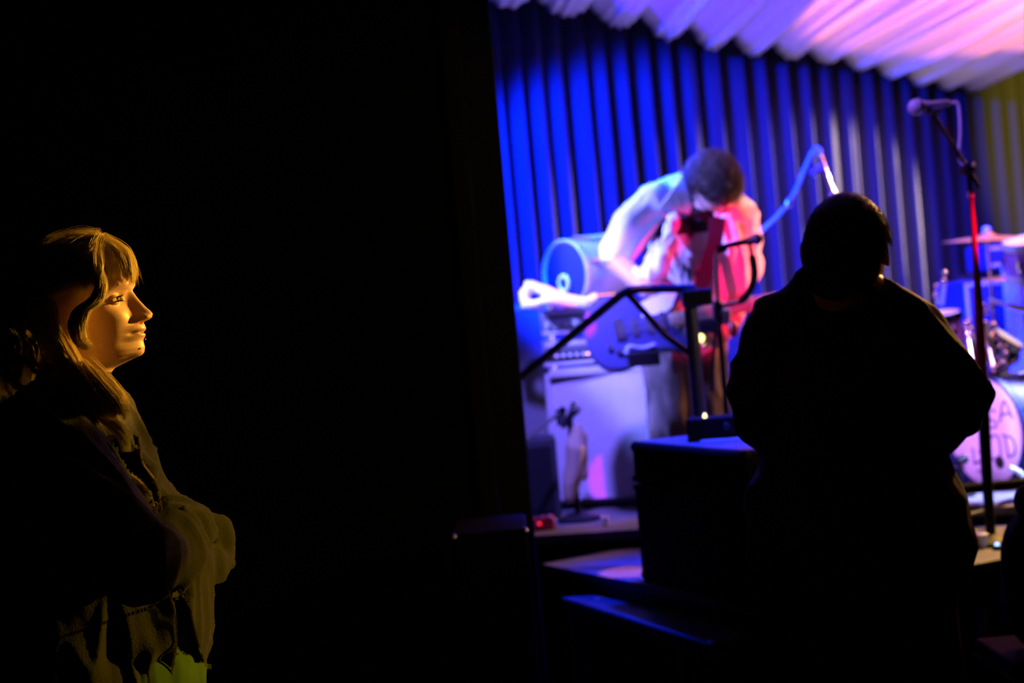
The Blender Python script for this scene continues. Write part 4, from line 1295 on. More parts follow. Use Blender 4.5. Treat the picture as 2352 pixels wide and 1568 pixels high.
# opening between the two zips (front centre)
ZU_near = [(240, 1005), (258, 1040), (285, 1075), (318, 1098), (343, 1125), (356, 1155), (362, 1178)]
ZU_far = [(318, 1000), (325, 1055), (338, 1078), (354, 1100), (364, 1132), (371, 1170)]
ZL_near = [(388, 1356), (399, 1385), (406, 1420), (408, 1460), (405, 1500), (393, 1568)]
ZL_far = [(411, 1354), (424, 1378), (437, 1402), (445, 1440), (455, 1480), (474, 1534)]
def interp(curve, y):
    ys = [c[1] for c in curve]
    xs = [c[0] for c in curve]
    return float(np.interp(y, ys, xs))
pxy = np.array([proj(c) for c in co])
tmpb = BVHTree.FromPolygons([tuple(c) for c in co], fc)
camo = Vector((0, 0, CZ))
def first_hit(px, py):
    d = (P(px, py, 1.0) - camo).normalized()
    h = tmpb.ray_cast(camo, d)
    return h[0]
keep = []
cutn = 0
for f in fc:
    cx = sum(pxy[i][0] for i in f) / len(f)
    cy = sum(pxy[i][1] for i in f) / len(f)
    cutit = False
    if cy > 1352 and cx > 380:
        a, b = interp(ZL_near, cy), interp(ZL_far, cy)
        if a < cx < b: cutit = True
    elif 1000 < cy < 1178 and cx > 235:
        a, b = interp(ZU_near, cy), interp(ZU_far, cy)
        if a < cx < b: cutit = True
    if cutit:
        c3 = sum((Vector(co[i]) for i in f), Vector()) / len(f)
        h = first_hit(cx, cy)
        if h is not None and (h - c3).length < 0.02:
            cutn += 1
            continue
    keep.append(f)
jk = link_mesh('jacket', co, keep, M['jacket'], woman, True)
sd = jk.modifiers.new('thickness', 'SOLIDIFY')
sd.thickness = 0.004
sd.offset = -1
# metal zips along both edges: tape of teeth, slider at the lower end
def zip_line(curve, pull=False, shift=0.0):
    pts = []
    for q in spline(curve, 160):
        h = first_hit(q[0] + shift, q[1])
        if h is not None and h.y < 2.7:
            pts.append(h + Vector((0.0, -0.0025, 0.0)))
    if len(pts) < 4: return
    # smooth the depth
    arr = np.array([list(p) for p in pts])
    for _ in range(6):
        arr[1:-1] = (arr[:-2] + 2 * arr[1:-1] + arr[2:]) / 4
    seg = np.linalg.norm(np.diff(arr, axis=0), axis=1)
    s = np.concatenate([[0], np.cumsum(seg)])
    mb = MB()
    k = 0
    for d in np.arange(0, s[-1], 0.0030):
        p = Vector([float(np.interp(d, s, arr[:, i])) for i in range(3)])
        p2 = Vector([float(np.interp(d + 0.002, s, arr[:, i])) for i in range(3)])
        t = p2 - p
        if t.length < 1e-6: continue
        t.normalize()
        x = t.cross(Vector((0, -1, 0))).normalized()
        mb.box(p, (0.0032, 0.0017, 0.0018), (x, t, x.cross(t)))
    z = mb.build('zip', M['brass'], woman)
    z['kind'] = 'stuff'
    if pull:
        p = Vector(arr[-1])
        MB().box(p, (0.006, 0.004, 0.011)).build('zip_slider', M['brass'], z, False, 0.001)
        MB().box(p + Vector((0.007, -0.002, -0.006)), (0.007, 0.002, 0.009)).build('zip_pull', M['brass'], z, False, 0.001)
zip_line(ZU_near[1:], False, -2)
zip_line(ZU_far, False, 2)
zip_line(ZL_near, False, -2)
zip_line(ZL_far, True, 2)
zip_line([(258, 1040), (263, 1046), (266, 1053)])
# black inner top and green shirt hem below it
mb = MB()
chain(mb, [(P(176, 862, WD), 0.0605), (P(155, 940, WD), 0.068), (P(180, 1040, WD), 0.080)])
chain(mb, [(P(205, 1090, 2.43), 0.085), (P(290, 1290, 2.43), 0.115), (P(306, 1440, 2.43), 0.112), (P(300, 1500, 2.43), 0.105)])
co, fc = remeshed(mb, 0.010, 4, wrinkle(0.004, 4, 20, 2.0))
link_mesh('undershirt', co, fc, M['trousers_black'], woman, True)
mb = MB()
chain(mb, [(P(306, 1535, 2.42), 0.122), (P(300, 1640, 2.42), 0.120)])
chain(mb, [(P(412, 1520, 2.39), 0.020), (P(405, 1600, 2.39), 0.030)])
chain(mb, [(P(456, 1528, 2.44), 0.012), (P(446, 1600, 2.44), 0.024)])
co, fc = remeshed(mb, 0.008, 3, wrinkle(0.006, 4, 24, 6.0))
link_mesh('green_shirt_hem', co, fc, M['green_shirt'], woman, True)
mb = MB()
hipc = P(235, 1650, 2.42)
ell(mb, hipc, (0.155, 0.18, 0.14))
for yo, kx in ((-0.085, 0), (0.085, 0.03)):
    chain(mb, [((hipc.x + kx, 2.42 + yo, hipc.z - 0.03), 0.105), ((hipc.x + 0.03 + kx, 2.42 + yo, 0.47), 0.078), ((hipc.x - 0.01 + kx, 2.42 + yo, 0.10), 0.066)])
co, fc = remeshed(mb, 0.012, 4, wrinkle(0.006, 4, 14, 8.0))
link_mesh('trousers', co, fc, M['trousers_black'], woman, True)
for yo, kx in ((-0.085, 0), (0.085, 0.03)):
    mb = MB()
    chain(mb, [((hipc.x - 0.03 + kx, 2.42 + yo, 0.05), 0.045), ((hipc.x + 0.15 + kx, 2.42 + yo, 0.038), 0.036)])
    co, fc = remeshed(mb, 0.008, 3)
    link_mesh('shoe', co, fc, M['rubber'], woman, True)

# hair: cap under the strands, then locks
def scalp(T, gx=0.0, grow=0.006, zmin=-0.03, front=0.085, mname='hair_root', parent=None, s=1.0):
    V, F = [], []
    nz, nt = 70, 140
    for i in range(nz + 1):
        a = (math.pi / 2 + 0.45) * i / nz
        for k in range(nt):
            t = 2 * math.pi * k / nt
            cx = math.cos(t)
            sa = math.sin(a) ** 0.88 if a < math.pi / 2 else math.sin(a)
            x = 0.012 + cx * sa * (0.100 if cx > 0 else 0.107)
            y = math.sin(t) * sa * 0.0765
            z = 0.010 + math.cos(a) * 0.108
            n = Vector((x - 0.01, y, z)).normalized() * grow
            V.append((x + n.x, y + n.y, z + n.z))
    for i in range(nz):
        for k in range(nt):
            k2 = (k + 1) % nt
            vs = [i * nt + k, (i + 1) * nt + k, (i + 1) * nt + k2, i * nt + k2]
            c = np.mean([V[q] for q in vs], axis=0)
            # leave the face open
            if c[2] < 0.052 and c[0] > 0.024 + 0.55 * c[2]: continue
            if c[0] > 0.095 and c[2] < 0.058: continue
            if c[2] < 0.034 and c[0] > -0.034 and c[0] < 0.05: continue
            F.append(vs)
    return link_mesh('hair_cap', T(np.array(V) * s), F, M[mname], parent, True)
hc_ = scalp(T, parent=woman)
paths = []
def HL(pts):
    return [P(*p) for p in pts]
def add(pts, w, cnt, seed, **kw):
    paths.extend(lock(HL(pts), w, cnt, seed=seed, **kw))
# fringe: from the crown forward and down over the brow
fr = [((232, 548), (285, 578), (303, 628), (300, 655)), ((225, 547), (270, 570), (292, 612), (286, 648)), ((215, 546), (255, 565), (276, 602), (268, 644)),
      ((238, 549), (292, 582), (307, 622), (306, 640)), ((205, 548), (240, 572), (256, 612), (252, 650))]
for i, f in enumerate(fr):
    for j, dy in enumerate((-0.052, -0.032, -0.010, 0.015, 0.040)):
        sh = -abs(dy) * 160 if i < 4 else -abs(dy) * 60
        pts = [(f[0][0], f[0][1] + 3, WD + dy * 0.5), (f[1][0] + sh * 0.5, f[1][1] + abs(dy) * 120, WD + dy * 0.9), (f[2][0] + sh, f[2][1] + abs(dy) * 60, WD + dy), (f[3][0] + sh, f[3][1] + 4, WD + dy * 1.02)]
        add(pts, 0.0095, 95, 100 + i * 7 + j, curl=0.002, wd=0.00042, taper=0.8)
# top of the head, falling towards the back
for i in range(13):
    f = i / 12
    for j, dy in enumerate((-0.055, -0.03, 0.0, 0.045)):
        x0 = 235 - 20 * f
        pts = [(x0, 551, WD + dy * 0.3), (185 - 60 * f, 556 + 10 * f, WD + dy * 0.8), (130 - 100 * f, 610 + 30 * f, WD + dy * (1.1 + 0.2 * f)), (95 - 85 * f, 700 + 40 * f, WD + dy * 1.35), (80 - 75 * f, 800 + 20 * f, WD + dy * 1.4)]
        add(pts, 0.013, 60, 200 + i * 5 + j, curl=0.010, wd=0.00040, taper=1.3)
# side hair over the temple to behind the ear
for i in range(9):
    f = i / 8
    pts = [(232 - 10 * f, 552, WD - 0.02), (205 - 30 * f, 585, WD - 0.068), (165 - 55 * f, 640, WD - 0.084), (104 - 45 * f, 690, WD - 0.086), (92 - 62 * f, 770, WD - 0.084), (100 - 60 * f, 850, WD - 0.085)]
    add(pts, 0.011, 85, 300 + i, curl=0.008, wd=0.00042, taper=1.2)
# face-framing lock before the ear, curling forward at its end
for i in range(7):
    dx = i * 4 - 12
    pts = [(222, 552, WD - 0.03), (214 + dx * 0.4, 600, WD - 0.072), (232 + dx * 0.3, 650, WD - 0.082), (222 + dx * 0.5, 688, WD - 0.085), (192 + dx, 712, WD - 0.090), (178 + dx * 1.1, 748, WD - 0.094), (186 + dx * 0.7, 782, WD - 0.096), (206 + dx * 0.3, 797, WD - 0.095), (221, 791, WD - 0.092)]
    add(pts, 0.0070, 120, 400 + i, curl=0.0025, wd=0.00042, taper=0.75, n=30)
# straight wisps at the temple
for i, (x1, y1) in enumerate(((236, 690), (240, 676), (232, 700), (228, 683))):
    add([(228, 560, WD - 0.04), (222, 600, WD - 0.075), (235, 640, WD - 0.083), (x1, y1, WD - 0.082)], 0.0045, 70, 450 + i, curl=0.001, wd=0.00042, taper=0.6)
for i in range(8):
    add([(228 - i * 2, 551, WD - 0.03), (222 - 4 * i, 580, WD - 0.068), (224 - 9 * i, 615, WD - 0.080), (206 - 9 * i, 655, WD - 0.084), (176 - 7 * i, 682, WD - 0.082)], 0.010, 80, 460 + i, curl=0.005, wd=0.00042, taper=0.8)
for i in range(3):
    add([(215, 550, WD - 0.03), (206, 580, WD - 0.070), (210, 610, WD - 0.080), (224, 632, WD - 0.084)], 0.004 + 0.001 * i, 60, 470 + i, curl=0.002, wd=0.00045)
# back mass, wavy, down to the shoulder
for i in range(12):
    f = i / 11
    for j, dy in enumerate((-0.085, -0.03, 0.05)):
        pts = [(120 - 90 * f, 640 + 20 * f, WD + dy * 0.8), (60 - 60 * f, 730, WD + dy * 1.1), (75 - 70 * f, 800, WD + dy * 1.2), (50 - 50 * f + 15 * (i % 2), 860, WD + dy * 1.2), (80 - 60 * f, 930, WD + dy * 1.15)]
        add(pts, 0.017, 50, 500 + i * 3 + j, curl=0.014, wd=0.00038, taper=1.2)
# flicks over the collar
add([(60, 815, WD - 0.10), (85, 850, WD - 0.115), (112, 860, WD - 0.12), (133, 861, WD - 0.12)], 0.007, 110, 600, curl=0.002, wd=0.00042, taper=0.3)
add([(30, 880, WD - 0.10), (75, 893, WD - 0.115), (105, 888, WD - 0.12), (122, 885, WD - 0.12)], 0.007, 90, 601, curl=0.002, wd=0.00042, taper=0.3)
# lock over the near shoulder: neck to chest
for i in range(8):
    dx = i * 6 - 20
    pts = [(96 + dx * 0.6, 690, WD - 0.080), (118 + dx, 760, WD - 0.086), (150 + dx, 820, WD - 0.088), (168 + dx * 1.1, 870, WD - 0.100), (180 + dx * 1.6, 920, WD - 0.115), (225 + dx * 0.8, 945, WD - 0.112), (262 + dx * 0.35, 975, WD - 0.100), (287 + dx * 0.15, 1010, WD - 0.092), (293, 1045, WD - 0.090)]
    add(pts, 0.010, 150, 650 + i, curl=0.007, wd=0.00042, taper=0.22, n=38, raw=0.45)
for i in range(8):
    pts = [(140 + i * 9, 845 - 3 * i, WD - 0.098), (165 + i * 15, 905, WD - 0.118), (190 + i * 14, 945, WD - 0.122), (225 + i * 9, 960, WD - 0.116)]
    add(pts, 0.012, 130, 680 + i, curl=0.007, wd=0.00042, taper=0.6, raw=0.4, spread_root=0.5)
strands_mesh('hair', paths, 0, M['hair_blond'], woman)
MB().lathe(P(283, 1008, WD - 0.094), (0.4, -1, 0), [(0.0035, 0), (0.0045, 0.002), (0.003, 0.004)], 12).build('snap_button', M['brass'], woman, True)

# ------------------------------------------------------------------ the man seen from behind
MD = 3.0
mear = P(1945, 585, MD)
yaw = R(62)                                   # faces the stage, turned to the right
ff = (math.cos(yaw), math.sin(yaw), -0.05)
T2 = head_matrix((mear.x, mear.y, mear.z), ff, (0.03, 0, 1))
S2 = 1.06
mb = MB()
chain(mb, [(T2([[-0.006, 0, -0.06]])[0], 0.060), (P(1925, 660, MD), 0.064), (P(1925, 740, MD), 0.085)])
ell(mb, P(1935, 860, MD), (0.19, 0.11, 0.24))
ell(mb, P(1950, 1130, MD), (0.16, 0.11, 0.24))
ell(mb, P(1960, 1300, MD), (0.165, 0.12, 0.15))
bx = P(1960, 1330, MD)
for sx_ in (-1, 1):
    chain(mb, [((bx.x + sx_ * 0.09, MD, bx.z - 0.02), 0.095), ((bx.x + sx_ * 0.11, MD - 0.01, 0.50), 0.062), ((bx.x + sx_ * 0.12, MD + 0.02, 0.10), 0.045)])
    chain(mb, [((bx.x + sx_ * 0.12, MD, 0.05), 0.042), ((bx.x + sx_ * 0.14, MD + 0.17, 0.035), 0.032)])
lw, rw = P(1900, 985, 3.28), P(2050, 975, 3.28)
chain(mb, [(P(1795, 745, MD), 0.062), (P(1755, 930, MD - 0.02), 0.046), (lw, 0.032)])
chain(mb, [(P(2085, 745, MD), 0.062), (P(2210, 915, MD), 0.046), (rw, 0.032)])
hand(mb, lw, (0.75, 0.45, 0.2), (0, -0.5, 1), 1, 1.0, 0.6)
hand(mb, rw, (-0.75, 0.45, 0.2), (0, -0.5, 1), -1, 1.0, 0.6)
co, fc = remeshed(mb, 0.010, 5)
man = join_body('person', co, fc, hv, hf, hm, T2, S2, (bx.x, MD, 0), 'man in a black coat seen from behind, elbows out, watching the stage', 'person')
eyes(man, T2, S2)
mb = MB()
ell(mb, P(1932, 850, MD), (0.200, 0.130, 0.19))
chain(mb, [(P(1800, 768, MD), 0.090), (P(1880, 718, MD), 0.084), (P(1965, 712, MD), 0.082), (P(2040, 735, MD), 0.080), (P(2098, 782, MD), 0.078)])
chain(mb, [(P(1880, 665, MD), 0.055), (P(1955, 662, MD), 0.055)])
chain(mb, [(P(1945, 900, MD), 0.19), (P(1948, 1060, MD), 0.19), (P(1960, 1200, MD), 0.205)])
chain(mb, [(P(1850, 1180, MD), 0.13), (P(1850, 1255, MD), 0.12)])
chain(mb, [(P(2055, 1100, MD), 0.12), (P(2085, 1180, MD), 0.125), (P(2112, 1250, MD), 0.115), (P(2125, 1268, MD), 0.105)])
chain(mb, [(P(1790, 785, MD), 0.088), (P(1758, 880, MD - 0.02), 0.078), (P(1752, 960, MD), 0.070), (P(1830, 1000, 3.16), 0.060), (lw, 0.048)])
chain(mb, [(P(2100, 790, MD), 0.078), (P(2160, 850, MD), 0.072), (P(2215, 915, MD), 0.061), (P(2160, 980, 3.10), 0.060), (rw, 0.046)])
wb = wrinkle(0.010, 3.5, 12.0, 21.0, (0.5, 0, -0.8), 1.6)
co, fc = remeshed(mb, 0.009, 5, wb)
link_mesh('coat', co, fc, M['jacket_black'], man, True)
mb = MB()
chain(mb, [(P(1858, 648, MD - 0.02), 0.036), (P(1915, 652, MD - 0.065), 0.040), (P(1975, 648, MD - 0.03), 0.036)])
co, fc = remeshed(mb, 0.007, 4)
link_mesh('collar', co, fc, M['jacket_black'], man, True)
mb = MB()
for sx_ in (-1, 1):
    chain(mb, [((bx.x + sx_ * 0.09, MD, bx.z - 0.02), 0.125), ((bx.x + sx_ * 0.11, MD - 0.01, 0.50), 0.090), ((bx.x + sx_ * 0.12, MD + 0.02, 0.10), 0.072)])
co, fc = remeshed(mb, 0.013, 4, wrinkle(0.006, 4, 14, 5.0))
link_mesh('trousers', co, fc, M['trousers_black'], man, True)
for sx_ in (-1, 1):
    mb = MB()
    chain(mb, [((bx.x + sx_ * 0.12, MD - 0.03, 0.052), 0.050), ((bx.x + sx_ * 0.14, MD + 0.19, 0.042), 0.040)])
    co, fc = remeshed(mb, 0.009, 3)
    link_mesh('shoe', co, fc, M['rubber'], man, True)
# short hair following the skull
def short_hair(T, S, n, length, seed, m, parent, zlow=-0.055, wd=0.0005, messy=0.35, frontz=0.05, name='hair'):
    r = np.random.default_rng(seed)
    out = []
    k = 0
    while k < n:
        v = r.normal(size=3)
        v /= np.linalg.norm(v)
        x = 0.012 + v[0] * (0.103 if v[0] > 0 else 0.108)
        y = v[1] * 0.0775
        z = 0.008 + v[2] * 0.108
        if z < zlow: continue
        if x > 0.02 and z < frontz + (0.05 if abs(y) < 0.03 else 0.0) * 0: 
            if z < frontz or x > 0.105: continue
        if -0.03 < x < 0.03 and z < 0.025: continue
        k += 1
        nrm = np.array([v[0] / 0.105, v[1] / 0.0775, v[2] / 0.108])
        nrm /= np.linalg.norm(nrm)
        if z < 0.0 :
            tgt = np.array([0.1, 0, -1.0])
        else:
            tgt = np.array([0.55, 0.25, -0.35])
        tgt = tgt + r.normal(size=3) * messy
        tgt -= nrm * np.dot(tgt, nrm)
        tgt /= np.linalg.norm(tgt) + 1e-6
        L = length * r.uniform(0.6, 1.2)
        pts = []
        p = np.array([x, y, z]) * 1.0
        d = nrm * 0.75 + tgt * 0.6
        for j in range(7):
            pts.append(p.copy())
            d = d + tgt * 0.28 - nrm * 0.12
            d /= np.linalg.norm(d)
            p = p + d * L / 6
        out.append((T(np.array(pts) * S), wd * r.uniform(0.7, 1.2)))
    return strands_mesh(name, out, 0, m, parent)
scalp(T2, parent=man, mname='hair_dark', s=S2)
short_hair(T2, S2, 9000, 0.030, 11, M['hair_dark'], man)

# ------------------------------------------------------------------ the guitarist
GD = 5.2
TEE_PRINT_Z = -0.02
gh = P(1632, 432, GD)
gf = Vector((0.05, -0.48, -0.87)).normalized()
T3 = head_matrix(P(1632, 432, GD - 0.02), gf, (0.05, 0, 1))
S3 = 1.05
mb = MB()
chain(mb, [(T3([[-0.01, 0, -0.05]])[0], 0.055), (P(1610, 480, GD + 0.05), 0.062), (P(1600, 520, GD + 0.06), 0.09)])
ell(mb, P(1600, 585, GD), (0.155, 0.11, 0.17))
ell(mb, P(1575, 720, GD + 0.04), (0.145, 0.11, 0.16))
ell(mb, P(1570, 800, GD + 0.08), (0.145, 0.11, 0.12))
legL = [(P(1538, 815, GD + 0.06), 0.085), (P(1545, 975, GD - 0.02), 0.058), (Vector((P(1550, 1150, GD).x, GD + 0.08, ZS + 0.09)), 0.042)]
legR = [(P(1612, 815, GD + 0.08), 0.085), (P(1622, 960, GD + 0.02), 0.058), (Vector((P(1640, 1150, GD).x, GD + 0.14, ZS + 0.09)), 0.042)]
chain(mb, legL); chain(mb, legR)
for lg in (legL, legR):
    a = lg[-1][0]
    chain(mb, [((a.x, a.y, ZS + 0.05), 0.040), ((a.x - 0.03, a.y - 0.15, ZS + 0.034), 0.030)])
gl = [(P(1478, 482, GD + 0.02), 0.058), (P(1412, 596, GD - 0.02), 0.046), (P(1488, 668, GD - 0.20), 0.032)]
gr_ = [(P(1694, 505, GD), 0.058), (P(1712, 640, GD - 0.04), 0.044), (P(1688, 728, GD - 0.18), 0.032)]
chain(mb, gl); chain(mb, gr_)
hand(mb, gl[-1][0], (0.85, -0.1, -0.45), (0, -0.8, 0.5), -1, 1.0, 0.55)
hand(mb, gr_[-1][0], (-0.6, -0.4, -0.5), (0.3, -0.6, 0.2), 1, 1.0, 0.9)
co, fc = remeshed(mb, 0.009, 4)
gman = join_body('person', co, fc, hv, hf, hm, T3, S3, (P(1575, 1150, GD).x, GD, ZS), 'bearded guitarist with curly hair and open white shirt, bending over his guitar on stage', 'person')
eyes(gman, T3, S3)
scalp(T3, parent=gman, mname='hair_brown', s=S3, grow=0.010)
def curls(T, S, n, seed, m, parent, region, name, L=0.05, wd=0.0011):
    r = np.random.default_rng(seed)
    out = []
    k = 0
    while k < n:
        v = r.normal(size=3)
        v /= np.linalg.norm(v)
        q = region(v, r)
        if q is None: continue
        k += 1
        p, nrm = q
        tan = np.cross(nrm, r.normal(size=3))
        tan /= np.linalg.norm(tan)
        bi = np.cross(nrm, tan)
        ln = L * r.uniform(0.5, 1.2)
        R_ = r.uniform(0.004, 0.009)
        ph = r.uniform(0, 6.28)
        tt = np.linspace(0, 1, 14)
        pts = p[None] + nrm[None] * (tt * ln * 0.65)[:, None] + np.array([0, 0, -1.0])[None] * 0
        pts = pts + tan[None] * (R_ * np.cos(tt * 9 + ph) * tt)[:, None] + bi[None] * (R_ * np.sin(tt * 9 + ph) * tt)[:, None]
        out.append((T(pts * S), wd))
    return strands_mesh(name, out, 0, m, parent)
def reg_hair(v, r):
    x, y, z = 0.010 + v[0] * 0.102, v[1] * 0.077, 0.010 + v[2] * 0.106
    if x > 0.035 and z < 0.055: return None
    if z < -0.055: return None
    return np.array([x, y, z]), v
def reg_beard(v, r):
    x, y, z = 0.045 + v[0] * 0.066, v[1] * 0.060, -0.062 + v[2] * 0.045
    if v[0] < -0.1: return None
    if z > -0.040 and abs(y) < 0.028: return None
    if abs(z + 0.056) < 0.007 and abs(y) < 0.022: return None
    return np.array([x, y, z]), v
curls(T3, S3, 5400, 3, M['hair_brown'], gman, reg_hair, 'hair', 0.058)
curls(T3, S3, 1800, 4, M['beard'], gman, reg_beard, 'beard', 0.040)
# printed tee
mb = MB()
ell(mb, P(1600, 580, GD - 0.01), (0.165, 0.125, 0.17))
chain(mb, [(P(1598, 600, GD), 0.13), (P(1580, 745, GD + 0.02), 0.135)])
chain(mb, [(P(1500, 500, GD + 0.03), 0.065), (P(1600, 490, GD + 0.03), 0.07), (P(1680, 510, GD + 0.03), 0.065)])
co, fc = remeshed(mb, 0.010, 5, wrinkle(0.007, 4, 15, 31.0))
# object coordinates are relative to the person at stage height
TEE_PRINT_Z = P(1600, 540, GD).z - ZS
link_mesh('printed_shirt', co, fc, tee_material(), gman, True)
# open white overshirt: short sleeves, back, two hanging fronts, collar
mb = MB()
chain(mb, [(P(1505, 470, GD + 0.02), 0.078), (P(1455, 520, GD), 0.078), (P(1418, 580, GD - 0.02), 0.066)])
chain(mb, [(P(1698, 500, GD + 0.02), 0.070), (P(1706, 560, GD), 0.068), (P(1712, 618, GD - 0.02), 0.064)])
chain(mb, [(P(1500, 468, GD + 0.06), 0.07), (P(1560, 440, GD + 0.06), 0.065), (P(1660, 470, GD + 0.06), 0.065), (P(1695, 495, GD + 0.05), 0.07)])
chain(mb, [(P(1560, 560, GD + 0.11), 0.11), (P(1560, 680, GD + 0.13), 0.11)])
co, fc = remeshed(mb, 0.010, 4, wrinkle(0.012, 4, 16, 41.0, (-0.5, 0, -0.8)))
link_mesh('overshirt', co, fc, M['shirt_white'], gman, True)
mb = MB()
chain(mb, [(P(1545, 500, GD - 0.10), 0.022), (P(1538, 560, GD - 0.17), 0.026), (P(1515, 620, GD - 0.18), 0.034), (P(1480, 640, GD - 0.17), 0.030), (P(1462, 626, GD - 0.15), 0.018)])
chain(mb, [(P(1510, 560, GD - 0.14), 0.016), (P(1490, 620, GD - 0.16), 0.024)])
co, fc = remeshed(mb, 0.007, 3, wrinkle(0.012, 4, 24, 43.0))
link_mesh('left_shirt_front', co, fc, M['shirt_white'], gman, True)
mb = MB()
chain(mb, [(P(1668, 500, GD - 0.09), 0.026), (P(1682, 580, GD - 0.12), 0.040), (P(1690, 660, GD - 0.11), 0.044), (P(1682, 705, GD - 0.09), 0.036)])
chain(mb, [(P(1655, 560, GD - 0.10), 0.024), (P(1652, 690, GD - 0.11), 0.034)])
co, fc = remeshed(mb, 0.007, 3, wrinkle(0.016, 4, 22, 44.0))
link_mesh('right_shirt_front', co, fc, M['shirt_white'], gman, True)
for nm, tri in (('collar_flap', [(1568, 402), (1592, 470), (1582, 492), (1512, 478), (1540, 440)]), ('collar_flap', [(1640, 490), (1690, 468), (1712, 500), (1690, 524), (1652, 515)])):
    mb = MB()
    q = [P(x, y, GD - 0.10) for x, y in tri]
    c = sum(q, Vector()) / len(q)
    vs = q + [v + Vector((0.0, 0.012, 0.0)) for v in q]
    n = len(q)
    mb.add([v for v in vs], [tuple(range(n)), tuple(range(2 * n - 1, n - 1, -1))] + [(i, i + n, (i + 1) % n + n, (i + 1) % n) for i in range(n)])
    mb.build(nm, M['shirt_white'], gman, False, 0.004)
mb = MB()
chain(mb, [(P(1538, 800, GD + 0.06), 0.108), (P(1545, 975, GD - 0.02), 0.088), (legL[-1][0], 0.075)])
chain(mb, [(P(1605, 800, GD + 0.08), 0.108), (P(1620, 960, GD + 0.02), 0.088), (legR[-1][0], 0.075)])
co, fc = remeshed(mb, 0.011, 4, wrinkle(0.010, 4, 16, 51.0))
link_mesh('trousers', co, fc, M['trousers_brown'], gman, True)
for lg in (legL, legR):
    a = lg[-1][0]
    mb = MB()
    chain(mb, [((a.x + 0.01, a.y + 0.01, ZS + 0.050), 0.048), ((a.x - 0.035, a.y - 0.17, ZS + 0.040), 0.038)])
    co, fc = remeshed(mb, 0.009, 3)
    link_mesh('shoe', co, fc, M['rubber'], gman, True)

# guitar held low across the body
gc = P(1478, 752, GD - 0.24)
hd_ = P(1738, 700, GD - 0.24)
gx = (hd_ - gc).normalized()
gn = Vector((0.05, -0.93, 0.35))
gn = (gn - gx * gn.dot(gx)).normalized()
gy = gn.cross(gx)
gy = gy if gy.z > 0 else -gy
ax = (gx, gy, gn)
gu = empty('guitar', gc, 'dark blue electric guitar hanging across the guitarist, pale pickguard', 'guitar')
out2 = [(-0.205, 0.0), (-0.19, 0.085), (-0.13, 0.135), (-0.05, 0.125), (0.02, 0.095), (0.09, 0.115), (0.155, 0.120), (0.175, 0.095), (0.12, 0.050), (0.10, 0.0), (0.12, -0.050), (0.150, -0.085), (0.12, -0.115), (0.06, -0.100), (0.0, -0.095), (-0.07, -0.135), (-0.15, -0.130), (-0.195, -0.075)]
ol = [tuple(v) for v in spline(out2 + [out2[0]], 72)][:-1]
MB().poly(ol, gc, ax, 0.042).build('body', M['guitar_blue'], gu, False, 0.006)
MB().poly([(0.0, 0.030), (0.01, 0.085), (0.08, 0.105), (0.14, 0.095), (0.11, 0.045), (0.08, 0.03)], gc + gn * 0.0225, ax, 0.003).build('pickguard', M['cloth_white'], gu, False, 0.001)
for k in (-0.03, 0.02, 0.07):
    MB().box(gc + gx * k + gn * 0.026, (0.018, 0.07, 0.008), ax).build('pickup', M['knob'], gu, False, 0.003)
MB().box(gc - gx * 0.085 + gn * 0.027, (0.035, 0.075, 0.010), ax).build('bridge', M['chrome'], gu, False, 0.002)
for k, (a, b) in enumerate(((-0.10, -0.08), (-0.13, -0.06), (-0.07, -0.10))):
    MB().lathe(gc + gx * a + gy * b + gn * 0.02, gn, [(0.011, 0), (0.010, 0.014), (0.008, 0.016)], 14).build('knob', M['chrome'], gu, True)
neckL = 0.43
nk = MB().box(gc + gx * (0.09 + neckL / 2) + gn * 0.018, (neckL, 0.048, 0.020), ax).build('neck', M['wood_maple'], gu, False, 0.006)
for k in range(1, 16):
    f_ = 0.60 * (1 - 2 ** (-k / 12))
    MB().box(gc + gx * (0.09 + neckL - f_) + gn * 0.0288, (0.002, 0.046, 0.002), ax).build('fret', M['chrome'], nk)
hs = MB().poly([(0, -0.022), (0.03, -0.035), (0.15, -0.045), (0.165, -0.02), (0.15, 0.015), (0.03, 0.028), (0, 0.022)], gc + gx * (0.09 + neckL) + gn * 0.014, ax, 0.014).build('headstock', M['wood_maple'], gu, False, 0.003)
for k in range(6):
    q = gc + gx * (0.09 + neckL + 0.03 + 0.02 * k) + gn * 0.022 - gy * 0.03
    MB().lathe(q, gn, [(0.005, 0), (0.005, 0.008)], 10).build('tuning_peg', M['chrome'], hs, True)
mb = MB()
for k in range(6):
    o_ = (k - 2.5) * 0.007
    mb.tube([gc - gx * 0.085 + gy * o_ + gn * 0.034, gc + gx * (0.09 + neckL + 0.05) + gy * o_ * 0.9 + gn * 0.032], 0.0008, 4)
sg_ = mb.build('strings', M['steel'], gu)
st_ = MB()
sp = [P(1650, 500, GD - 0.16), P(1640, 560, GD - 0.175), P(1622, 620, GD - 0.18), P(1600, 690, GD - 0.17), P(1560, 740, GD - 0.19)]
sq = [Vector(v) for v in spline([tuple(p) for p in sp], 20)]
for i in range(len(sq) - 1):
    a, b = sq[i], sq[i + 1]
    t = (b - a).normalized()
    x = t.cross(Vector((0, 1, 0))).normalized()
    st_.box((a + b) / 2, ((b - a).length * 1.15, 0.055, 0.006), (t, x, t.cross(x)))
st_.build('strap', M['strap'], gu)
tube_ = [P(1440, 812, GD - 0.30), P(1446, 797, GD - 0.30), P(1475, 800, GD - 0.30), P(1505, 792, GD - 0.30)]
pdl = empty('pedal_board', P(1475, 812, 4.95), 'small black box with a bent blue tube below the guitar body', 'box')
MB().box(P(1478, 824, GD - 0.30), (0.11, 0.06, 0.05)).build('housing', M['black_metal'], pdl, False, 0.004)
